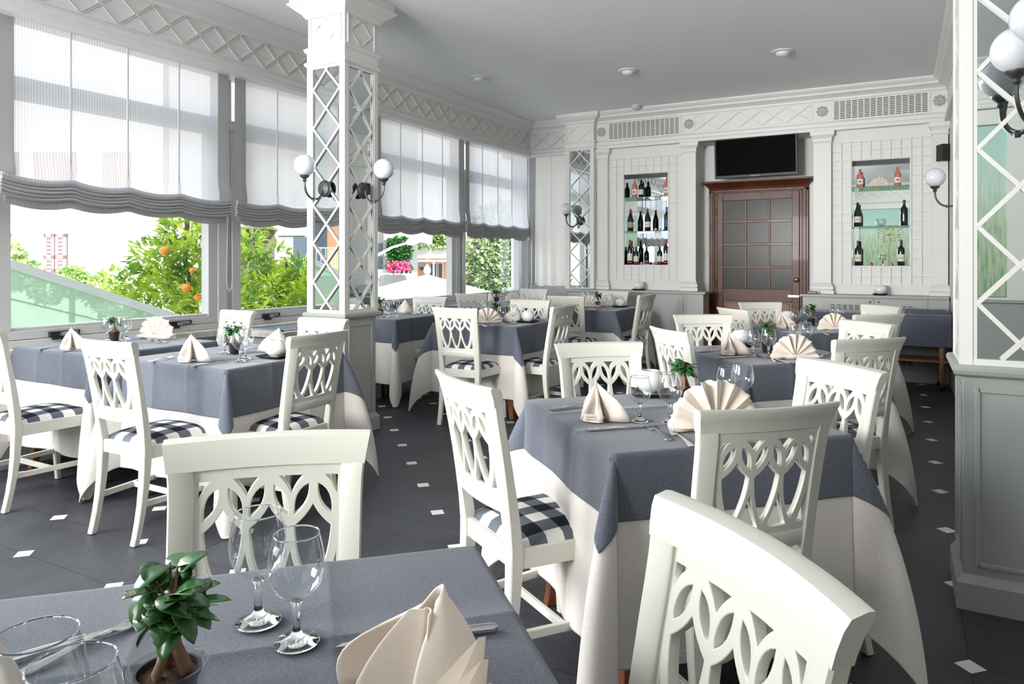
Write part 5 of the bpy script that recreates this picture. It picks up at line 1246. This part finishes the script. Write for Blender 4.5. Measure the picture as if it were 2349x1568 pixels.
# ---------------------------------------------------------------- bottles
PROFILES = {'bordeaux': [(0, 0), (0.036, 0), (0.0375, 0.004), (0.0375, 0.185), (0.034, 0.205), (0.020, 0.225), (0.0145, 0.24), (0.0140, 0.295), (0.0155, 0.296), (0.0155, 0.302), (0, 0.302)],
            'burgundy': [(0, 0), (0.039, 0), (0.041, 0.004), (0.041, 0.145), (0.036, 0.18), (0.022, 0.225), (0.015, 0.255), (0.0140, 0.295), (0.0155, 0.296), (0.0155, 0.302), (0, 0.302)]}
def bottle(loc, label, shape='bordeaux', body='bottle_dark', lab='label_cream', cap='capsule_red', H_=0.30, mark=None, rz=0.0, low=None):
    root = tag(empty('wine_bottle', loc, rz), label, 'bottle', 'wine bottles in the wall niches'); k = H_ / 0.302; P_ = [(r_ * (0.9 + 0.1 * k), z * k) for r_, z in PROFILES[shape]]
    MB().lathe(P_, n=20, caps=False).build('bottle_body', body, root, smooth=True)
    rb = P_[3][0] + 0.0006
    def wrap(z0, z1, name, mat, r_=rb, a0=-2.4, a1=-0.75):
        mb = MB(); mb.loft([[(r_ * math.cos(a), r_ * math.sin(a), z0), (r_ * math.cos(a), r_ * math.sin(a), z1)] for a in [a0 + (a1 - a0) * i / 12 for i in range(13)]], False, False); return mb.build(name, mat, root, smooth=True)
    z0 = 0.05 * k; z1 = (0.135 if shape == 'bordeaux' else 0.125) * k
    lb = wrap(z0, z1, 'label', lab, a0=-2.9, a1=-0.25)
    if mark == 'disc': MB().lathe([(0, 0), (0.013, 0), (0.013, 0.001), (0, 0.001)], n=14, caps=False).build('red_mark', 'red_ink', lb, loc=(0, -rb - 0.0012, (z0 + z1) / 2)).rotation_euler[0] = R(90)
    elif mark == 'band': wrap((z0 + z1) / 2 - 0.006, (z0 + z1) / 2 + 0.004, 'label_print', 'red_ink' if body != 'bottle_dark' else 'label_brown', rb + 0.0006, -2.2, -0.95)
    if low: wrap(0.022 * k, 0.036 * k, 'lower_label', low, a0=-2.9, a1=-0.25)
    MB().lathe([(0.0152 * k, 0.245 * k), (0.0148 * k, 0.298 * k), (0.0165 * k, 0.299 * k), (0.0165 * k, 0.303 * k), (0, 0.3035 * k)], n=16, caps=False).build('capsule', cap, root, smooth=True)
    return root
yb = 9.23; s1, s2 = 1.722, 2.179; f1, f2 = N1[2] + 0.005, N2[2] + 0.005
bottle((-3.165, yb, s2), 'rosé bottle on the left of the top shelf, left niche', body='rose_wine', lab='label_white', cap='capsule_grey', mark='disc', H_=0.245)
bottle((-3.085, yb + 0.03, s2), 'dark red wine bottle beside a rosé on the top shelf, left niche', cap='capsule_red', H_=0.24)
bottle((-2.715, yb - 0.03, s2), 'rosé bottle on the right of the top shelf, left niche', body='rose_wine', lab='label_white', cap='capsule_grey', mark='disc', H_=0.245)
glass((-2.80, yb + 0.01, s2), 0, 'wine glass on the top shelf of the left niche', GG, 1.0)
bottle((-3.215, yb - 0.03, s1), 'dark bottle with brown label on the middle shelf, left niche', 'burgundy', lab='label_brown', mark=None)
bottle((-2.985, yb, s1), 'dark bottle with white label in the centre of the middle shelf, left niche', 'burgundy', lab='label_white', mark='band')
bottle((-2.715, yb - 0.02, s1), 'dark bottle with blue label and blue capsule, left niche', lab='label_blue', cap='capsule_blue', H_=0.31)
bottle((-3.215, yb - 0.05, f1), 'tall red wine bottle at the bottom left of the left niche', low='red_ink', H_=0.335)
bottle((-3.130, yb - 0.04, f1), 'small red wine bottle at the bottom of the left niche, left one', low='red_ink', H_=0.25)
bottle((-2.805, yb - 0.04, f1), 'small red wine bottle at the bottom of the left niche, right one', low='red_ink', H_=0.25)
bottle((-2.718, yb - 0.05, f1), 'tall red wine bottle at the bottom right of the left niche', low='red_ink', H_=0.335)
bottle((-0.415, yb, s2), 'rosé bottle on the left of the top shelf, right niche', body='rose_wine', lab='label_white', cap='capsule_grey', mark='disc', H_=0.215)
bottle((-0.03, yb, s2), 'rosé bottle on the right of the top shelf, right niche', body='rose_wine', lab='label_white', cap='capsule_grey', mark='disc', H_=0.215)
bottle((-0.44, yb - 0.02, s1), 'round-shouldered dark bottle with cream label on the middle shelf, right niche', 'burgundy', lab='label_cream', cap='capsule_black', mark='band', H_=0.28)
bottle((0.035, yb - 0.02, s1), 'dark bottle without a pale label on the middle shelf, right niche', lab='bottle_dark', cap='capsule_black', H_=0.29)
bottle((-0.435, yb - 0.03, f2), 'dark bottle with cream label at the bottom left of the right niche', cap='capsule_black', mark='band', H_=0.29)
bottle((0.005, yb - 0.03, f2), 'dark bottle with cream label at the bottom right of the right niche', cap='capsule_black', mark='band', H_=0.29)
fan((-0.215, yb, s2), 0, 'pale folded napkin fan between two rosé bottles on the top niche shelf', GN, 0.95)
def bowl_vase(name, loc, label, s_=1.0, stem=False):
    root = tag(empty(name, loc), label, 'glass bowl'); z = 0.06 if stem else 0.0
    pr = [(0.0, z)] + [(0.045 * s_ * math.sin(a), z + 0.043 * s_ * (1 - math.cos(a))) for a in [math.pi * i / 12 for i in range(2, 10)]]
    MB().lathe(pr, n=24, caps=False).build('bowl', 'bowl_glass', root, smooth=True)
    if stem: MB().lathe([(0, 0), (0.03, 0), (0.03, 0.003), (0.006, 0.012), (0.005, 0.05), (0.0, 0.061)], n=20, caps=False).build('stem', 'clear_glass', root, smooth=True)
    MB().lathe([(0.0, z + 0.004), (0.016, z + 0.006), (0.016, z + 0.014), (0, z + 0.016)], n=12, caps=False).build('candle', 'label_cream', root); return root
bowl_vase('glass_bowl', (-0.20, yb, s1), 'round clear glass bowl on the middle shelf of the right niche', 1.25)
bowl_vase('glass_goblet', (-0.185, yb - 0.02, f2), 'clear glass goblet at the bottom of the right niche', 0.95, True)
bowl_vase('glass_bowl', (-2.99, yb - 0.03, f1), 'small glass candle bowl at the bottom of the left niche', 1.0)
def rose(loc, mat, label):
    root = tag(empty('silk_rose', loc), label, 'flower', 'silk roses in the niches'); mb = MB(); rd = random.Random(label)
    for k in range(14):
        a = k * 2.4; r_ = 0.004 + 0.0016 * k; t = 0.6 + 0.05 * k
        mb.loft([[(r_ * math.cos(a + u) * (0.6 + 0.5 * v_), r_ * math.sin(a + u) * (0.6 + 0.5 * v_), 0.012 + 0.028 * v_ - 0.0012 * k) for u in (-0.7, -0.3, 0.3, 0.7)] for v_ in (0, 0.5, 1.0)], False, False)
    mb.build('petals', mat, root, smooth=True); l = MB(); add_leaf(l, (0, 0, 0.004), (1, 0.2, 0.0), (0, 0, 1), 0.05, 0.022); add_leaf(l, (0, 0, 0.004), (-1, -0.3, 0.05), (0, 0, 1), 0.05, 0.022); l.build('leaves', 'leaf_dark', root)
for x, z, mt, lb in ((-0.315, f2, 'rose_pink', 'pink rose left of the goblet in the right niche'), (-0.10, f2, 'rose_pink', 'pink rose right of the goblet in the right niche'), (-3.065, f1, 'rose_pink', 'pink rose left of the candle bowl in the left niche'), (-2.89, f1, 'rose_pink', 'pink rose right of the candle bowl in the left niche'), (-2.87, s1, 'rose_cream', 'cream rose on the middle shelf of the left niche, left one'), (-2.81, s1, 'rose_cream', 'cream rose on the middle shelf of the left niche, right one')):
    rose((x, yb - 0.02, z), mt, lb)

# ================================================================ OUTSIDE THE WINDOWS
YW = R(28.77); FW = Vector((-math.sin(YW), math.cos(YW), 0)); RT = Vector((math.cos(YW), math.sin(YW), 0))
S(MB().box(-70, -5.6, -50, 80, -2.3, -2.2).build('ground', 'paving'))
def facade(name, u0, u1, dist, z0, z1, depth, mat, label, cat='building', rot=None):
    """block whose front faces the restaurant; u along the street, dist away from the windows"""
    root = tag(empty(name, tuple(FW * dist), YW if rot is None else rot), label, cat)
    MB().box(u0, u1, 0, depth, z0, z1).build('wall', mat, root); return root
def shutter_window(root, u0, u1, z0, z1, mat='shutter', pair=True):
    w_ = MB().box(u0, u1, -0.03, 0.0, z0, z1).build('window', 'out_window', root)
    sp = [(u0, (u0 + u1) / 2 - 0.01), ((u0 + u1) / 2 + 0.01, u1)]
    for a, b_ in sp:
        m_ = MB().box(a, a + 0.07, -0.09, -0.04, z0, z1).box(b_ - 0.07, b_, -0.09, -0.04, z0, z1)
        for z in (z0, z0 + (z1 - z0) * 0.35, z1 - 0.08): m_.box(a, b_, -0.09, -0.04, z, z + 0.08)
        n = int((z1 - z0) / 0.085)
        for i in range(n): m_.box(a + 0.07, b_ - 0.07, -0.08, -0.045, z0 + 0.085 * i + 0.005, z0 + 0.085 * i + 0.078)
        m_.build('shutter', mat, w_)
D = 16.0; q = D / 1623.5
def U_(px, d): return (px - 1174.5) / 1623.5 * d
def Z_(py, d): return 1.318 - (py - 598.5) / 1623.5 * d
b1 = facade('apartment_house', U_(-900, D), U_(388, D), D, -2.2, 9.0, 2.8, 'facade_white', 'sunlit white apartment house with brown shutters outside the left window')
MB().box(U_(-900, D), U_(388, D), -0.03, 0.0, Z_(537, D), Z_(534.5, D)).build('ledge', 'facade_pale', b1)
shutter_window(b1, U_(106, D), U_(156, D), Z_(625, D), Z_(536, D)); shutter_window(b1, U_(-20, D), U_(26, D), Z_(625, D), Z_(536, D)); shutter_window(b1, U_(-150, D), U_(-105, D), Z_(625, D), Z_(536, D))
for a, b_ in ((-8, 44), (82, 176), (240, 300)): shutter_window(b1, U_(a, D), U_(b_, D), Z_(463, D), Z_(350, D), 'shutter_red')
MB().tube([(U_(386, D), -0.1, 9), (U_(386, D), -0.1, -2.2)], 0.06).build('downpipe', 'shutter', b1)
D2 = 19.0
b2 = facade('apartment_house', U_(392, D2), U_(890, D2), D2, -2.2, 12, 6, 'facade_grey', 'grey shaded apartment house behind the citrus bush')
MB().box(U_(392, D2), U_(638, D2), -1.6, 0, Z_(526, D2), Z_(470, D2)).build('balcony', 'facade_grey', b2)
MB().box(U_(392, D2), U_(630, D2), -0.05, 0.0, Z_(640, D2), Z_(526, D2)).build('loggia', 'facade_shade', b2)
MB().box(U_(674, D2), U_(712, D2), -0.04, 0.0, Z_(640, D2), Z_(543, D2)).build('window', 'out_window', b2)
MB().box(U_(867, D2), U_(877, D2), -0.04, 0.0, Z_(616, D2), Z_(558, D2)).build('window', 'out_window', b2)
MB().box(U_(640, D2), U_(700, D2), -0.06, 0, Z_(541, D2), Z_(540, D2)).build('ledge', 'facade_shade', b2)
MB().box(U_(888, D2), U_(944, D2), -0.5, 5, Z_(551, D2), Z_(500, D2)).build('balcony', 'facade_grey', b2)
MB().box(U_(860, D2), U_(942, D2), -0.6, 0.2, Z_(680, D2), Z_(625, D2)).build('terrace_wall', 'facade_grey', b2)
MB().box(U_(860, D2), U_(892, D2), -0.25, 0.0, Z_(626, D2), Z_(617, D2)).build('window_sill', 'facade_pale', b2)
D3 = 27.0
b3 = facade('shop_building', U_(930, D3), U_(1060, D3), D3, -2.2, Z_(593, D3), 6, 'facade_orange', 'orange house front with glazed doors behind the white parasol')
MB().box(U_(934, D3), U_(1062, D3), -1.4, 0.5, Z_(592, D3), Z_(569, D3)).build('roof_slab', 'facade_white', b3)
MB().box(U_(941, D3), U_(1062, D3), -1.5, -1.4, Z_(600, D3), Z_(596, D3)).box(U_(941, D3), U_(944, D3), -1.5, -1.4, -2.2, Z_(596, D3)).box(U_(1003, D3), U_(1006, D3), -1.5, -1.4, -2.2, Z_(596, D3)).build('awning_frame', 'canvas_white', b3)
for a, b_, z0, z1 in ((989, 1001, 640, 604), (1007, 1015, 640, 604)):
    w_ = MB().box(U_(a - 1.5, D3), U_(b_ + 1.5, D3), -0.05, 0, Z_(z0, D3), Z_(z1 - 2, D3)).build('door_frame', 'facade_white', b3); MB().box(U_(a, D3), U_(b_, D3), -0.08, -0.05, Z_(z0, D3), Z_(z1, D3)).build('glass_door', 'out_window', w_)
MB().box(U_(949, D3), U_(971, D3), -0.08, 0, Z_(612, D3), Z_(601, D3)).build('sign_panel', 'facade_grey', b3); MB().box(U_(965, D3), U_(972, D3), -0.06, 0, Z_(619.5, D3), Z_(613, D3)).build('notice_frame', 'out_window', b3)
MB().box(U_(934, D3), U_(1062, D3), -1.3, -1.25, Z_(569, D3), Z_(561, D3)).build('railing', 'facade_pale', b3)
D4 = 38.0
b4 = facade('apartment_house', U_(930, D4), U_(1280, D4), D4, -2.2, 14, 6, 'facade_pale', 'pale blue-grey house behind the big tree')
for a, b_, c_, d_ in ((1063, 1069, 561, 539), (1086, 1091, 556, 543)): MB().box(U_(a, D4), U_(b_, D4), -0.05, 0, Z_(c_, D4), Z_(d_, D4)).build('window', 'out_window', b4)
MB().box(U_(1058, D4), U_(1072, D4), -0.8, 0, Z_(573, D4), Z_(563, D4)).build('balcony', 'facade_grey', b4)
# orange house seen in the column mirrors, with balconies
b5 = facade('apartment_house', -9, 9, 0, -2.2, 9, 5, 'facade_orange', 'orange house with balconies, seen reflected in the column mirrors', rot=R(118)); b5.location = (-23, -13.5, 0)
for z in (0.9, 3.6, 6.3):
    MB().box(-9, 9, -1.1, 0, z - 0.2, z).build('balcony_slab', 'facade_white', b5); rl = MB().box(-9, 9, -1.1, -1.06, z + 0.95, z + 1.0)
    for i in range(90): rl.box(-9 + 0.2 * i, -8.97 + 0.2 * i, -1.1, -1.06, z, z + 0.95)
    rl.build('railing', 'facade_grey', b5)
    for i in range(6): MB().box(-8 + 3 * i, -7 + 3 * i, -0.04, 0, z, z + 2.0).build('window', 'out_window', b5)
# foliage
def foliage(name_root, label, cat, blobs, n, L_, W_, mat, seed, trunk=None, group=None, loc=None):
    rd = random.Random(seed); c0 = Vector(loc if loc else blobs[0][0]); root = tag(empty(name_root, tuple(c0)), label, cat, group); mb = MB(); tot = sum(b_[1] ** 2 for b_ in blobs)
    for c_, r_ in blobs:
        for i in range(int(n * r_ * r_ / tot)):
            d = Vector((rd.gauss(0, 1), rd.gauss(0, 1), rd.gauss(0, 1))).normalized(); rad = r_ * rd.uniform(0.35, 1.0) ** 0.5; p = Vector(c_) + Vector((d.x * rad, d.y * rad, d.z * rad * 0.9)) - c0
            dv = (d + Vector((rd.uniform(-1, 1), rd.uniform(-1, 1), rd.uniform(-0.5, 0.9)))).normalized(); l_ = L_ * rd.uniform(0.6, 1.2); w_ = W_ * rd.uniform(0.7, 1.2)
            s_ = dv.cross(Vector((rd.uniform(-1, 1), rd.uniform(-1, 1), 1))).normalized(); nn = s_.cross(dv)
            k = len(mb.v); a = p + dv * l_ * 0.45 + s_ * w_ / 2 + nn * w_ * 0.15; b2_ = p + dv * l_ * 0.45 - s_ * w_ / 2 + nn * w_ * 0.15; e_ = p + dv * l_ - nn * l_ * 0.1
            mb.v += [tuple(p), tuple(a), tuple(e_), tuple(b2_), tuple(p + dv * l_ * 0.45)]; mb.f += [(k, k + 1, k + 4), (k + 1, k + 2, k + 4), (k + 2, k + 3, k + 4), (k + 3, k, k + 4)]
    mb.build('foliage', mat, root)
    if trunk: 
        t_ = MB()
        for pts, rr_ in trunk: t_.tube([Vector(p) - c0 for p in pts], rr_, 7)
        t_.build('trunk', 'bark', root, smooth=True)
    return root
def W3(px, py, d): return FW * d + RT * U_(px, d) + Vector((0, 0, Z_(py, d)))
d = 7.4
t1 = foliage('orange_tree', 'orange tree with ripe fruit outside the wide left window', 'tree',
    [(W3(440, 560, d), 0.34), (W3(400, 620, d), 0.36), (W3(350, 590, d), 0.22), (W3(455, 660, d), 0.36), (W3(370, 690, d), 0.33), (W3(300, 685, d), 0.22), (W3(430, 520, d), 0.25), (W3(460, 600, d), 0.3), (W3(262, 650, d), 0.16), (W3(330, 650, d), 0.24), (W3(560, 520, d), 0.24), (W3(500, 720, d), 0.5)],
    3600, 0.12, 0.042, 'leaf_citrus', 5, [([W3(455, 1000, d), W3(450, 700, d), W3(425, 600, d), W3(430, 500, d)], 0.025), ([W3(450, 720, d), W3(400, 665, d), W3(340, 620, d)], 0.014), ([W3(425, 600, d), W3(380, 560, d), W3(330, 545, d)], 0.01)])
c0 = t1.location
for px, py, dd_, r_ in ((377, 575, 7.0, 0.048), (428, 660, 7.0, 0.048), (456, 682, 7.0, 0.045), (441, 620, 7.05, 0.03)):
    p = W3(px, py, dd_) - Vector(c0); MB().lathe([(r_ * math.sin(a), -r_ * 0.93 * math.cos(a)) for a in [math.pi * i / 12 for i in range(13)]], n=18, caps=False).build('orange', 'orange_skin', t1, loc=tuple(p), smooth=True)
d = 8.8
foliage('citrus_bush', 'bright green citrus bush outside the window left of the column', 'bush', [(W3(620, 670, d), 0.36), (W3(690, 640, d), 0.30), (W3(700, 690, d), 0.4), (W3(565, 620, d), 0.3), (W3(640, 690, d), 0.4), (W3(560, 700, d), 0.3), (W3(740, 690, d), 0.4), (W3(640, 580, d), 0.10), (W3(575, 560, d), 0.16)], 3400, 0.14, 0.046, 'leaf_citrus', 8,
        [([W3(640, 1100, d), W3(640, 700, d), W3(660, 600, d)], 0.03)])
d = 13.0
for lab, bl, sd in (('large round bush in front of the shuttered white house', [(W3(165, 650, d), 0.30), (W3(172, 632, d), 0.2), (W3(110, 665, d), 0.28)], 3), ('pale bush under the orange tree, before the white house', [(W3(232, 668, d), 0.34), (W3(262, 690, d), 0.36)], 4), ('bush at the left edge of the photo outside', [(W3(18, 585, d), 0.30), (W3(55, 630, d), 0.3), (W3(28, 625, d), 0.36)], 6)):
    foliage('garden_bush', lab, 'bush', bl, 1500, 0.10, 0.06, 'leaf_bush', sd, [([bl[0][0], bl[0][0] - Vector((0, 0, 2.0))], 0.05)], 'garden bushes')
d = 17.0
foliage('street_tree', 'big tree filling the last window beside the corner', 'tree', [(W3(1130, 600, d), 0.75), (W3(1100, 640, d), 0.6), (W3(1150, 560, d), 0.65), (W3(1180, 630, d), 0.8), (W3(1105, 570, d), 0.45), (W3(1190, 560, d), 0.8), (W3(1230, 600, d), 0.8), (W3(1085, 625, d), 0.38), (W3(1150, 520, d), 0.7)], 9000, 0.13, 0.10, 'leaf_tree', 12, [([W3(1165, 900, d), W3(1160, 650, d), W3(1130, 590, d), W3(1100, 560, d)], 0.10), ([W3(1160, 650, d), W3(1175, 590, d), W3(1190, 540, d)], 0.08)])
foliage('terrace_plants', 'green climbing plants on the terrace above the orange house', 'plant', [(W3(960 + 14 * i, 550 - (i % 2) * 6, 25.4), 0.32) for i in range(7)], 2400, 0.16, 0.12, 'leaf_bush', 15)
foliage('ivy', 'dark climbing ivy on the wall behind the red flowers', 'plant', [(W3(905 + 7 * (i % 4), 562 + 14 * (i // 4), 18.3), 0.20) for i in range(12)], 2200, 0.10, 0.08, 'leaf_dark', 16)
fb = foliage('flower_box', 'flower box with red and pink blooms on the grey terrace wall', 'flowers', [(W3(893 + 6.2 * i, 612 + 3 * (i % 2), 17.9), 0.11) for i in range(8)], 900, 0.07, 0.05, 'leaf_dark', 17)
for mat, sd in (('flower_red', 1), ('flower_pink', 2)):
    rd = random.Random(sd); mb = MB()
    for i in range(70):
        p = W3(rd.uniform(888, 941), rd.uniform(599, 624), 17.72) - fb.location; mb.lathe([(0.0, -0.03), (0.035, 0), (0.0, 0.03)], tuple(p), 6, caps=False)
    mb.build('blooms', mat, fb)
# parasol, street lamp, canopy
d = 12.5
root = tag(empty('parasol', tuple(W3(980, 900, d))), 'large white square parasol seen from above outside the right windows', 'parasol'); O = root.location
ap = W3(980, 629, d) - O; lo = Z_(668, d) - O.z - 0.55; hs = 2.6
cs = [Vector((math.cos(a) * hs * 1.25, math.sin(a) * hs * 1.25, lo)) + Vector((ap.x, ap.y, 0)) for a in [R(20 + 45 * i) for i in range(8)]]
mb = MB(); mb.v = [tuple(ap)] + [tuple(c_) for c_ in cs]; mb.f = [(0, i + 1, (i + 1) % 8 + 1) for i in range(8)]
cn = mb.build('canopy', 'canvas_white', root); cn.modifiers.new('t', 'SOLIDIFY').thickness = 0.02
MB().lathe([(0.0, 0.0), (0.05, 0.02), (0.07, 0.07), (0.05, 0.12), (0.0, 0.19)], tuple(ap), 14, caps=False).build('finial', 'canvas_white', root, smooth=True)
MB().tube([tuple(ap), (ap.x, ap.y, -2.0 - O.z)], 0.04).build('pole', 'canvas_white', root)
d = 14.0
root = tag(empty('street_lamp', tuple(W3(780, 700, d))), 'grey street lamp arm reaching across the window right of the column', 'street lamp'); O = root.location
MB().tube([W3(780, 900, d) - O, W3(780, 660, d) - O, W3(800, 620, d) - O, W3(866, 585, d) - O, W3(900, 567, d) - O, W3(934, 557, d) - O], [0.05, 0.045, 0.04, 0.03, 0.026, 0.022], 8).build('pole', 'lamp_grey', root, smooth=True)
a, b_ = W3(931, 558, d) - O, W3(968, 545, d) - O
MB().tube([a, a.lerp(b_, 0.3), a.lerp(b_, 0.7), b_], [0.03, 0.085, 0.08, 0.02], 10).build('lamp_head', 'canvas_white', root, smooth=True)
# glazed canopy roof sloping past the left window
def PX(px, py, x):
    dv = FW + RT * ((px - 1174.5) / 1623.5) + Vector((0, 0, -(py - 598.5) / 1623.5)); t = x / dv.x; return Vector((0, 0, 1.318)) + dv * t
xc = -5.9; A_, B_ = PX(-130, 566, xc), PX(368, 724, xc)
root = tag(empty('glass_canopy', (xc, 2.0, 0)), 'green glazed canopy with a white top rail sloping down outside the left window', 'canopy'); O = root.location
yy0, yy1 = A_.y - O.y, B_.y - O.y
slope = (B_.z - A_.z) / (B_.y - A_.y); ya, za = yy0, A_.z
MB().poly([(0, ya - 1.6, za + slope * 1.5), (0, ya, za), (0, yy1, B_.z), (0, yy1 + 0.3, B_.z + slope * 0.3), (0, yy1 + 0.3, -0.4), (0, ya - 1.6, -0.4)], (-0.012, 0, 0)).build('glass_panel', 'canopy_glass', root)
MB().bar((0.0, ya, za + 0.03), (0.0, yy1 + 0.3, B_.z + slope * 0.3 + 0.03), 0.06, 0.06, (1, 0, 0)).bar((0.0, ya, za + 0.03), (0.0, ya - 1.6, za + slope * 1.5 + 0.03), 0.06, 0.06, (1, 0, 0)).build('top_rail', 'canvas_white', root)
MB().bar((-0.03, ya, za - 0.25), (-0.03, yy1, B_.z - 0.17), 0.012, 0.012, (1, 0, 0)).bar((-0.03, -0.2, 0.5), (-0.03, 0.9, -0.1), 0.05, 0.02, (1, 0, 0)).build('glazing_bars', 'canvas_white', root)
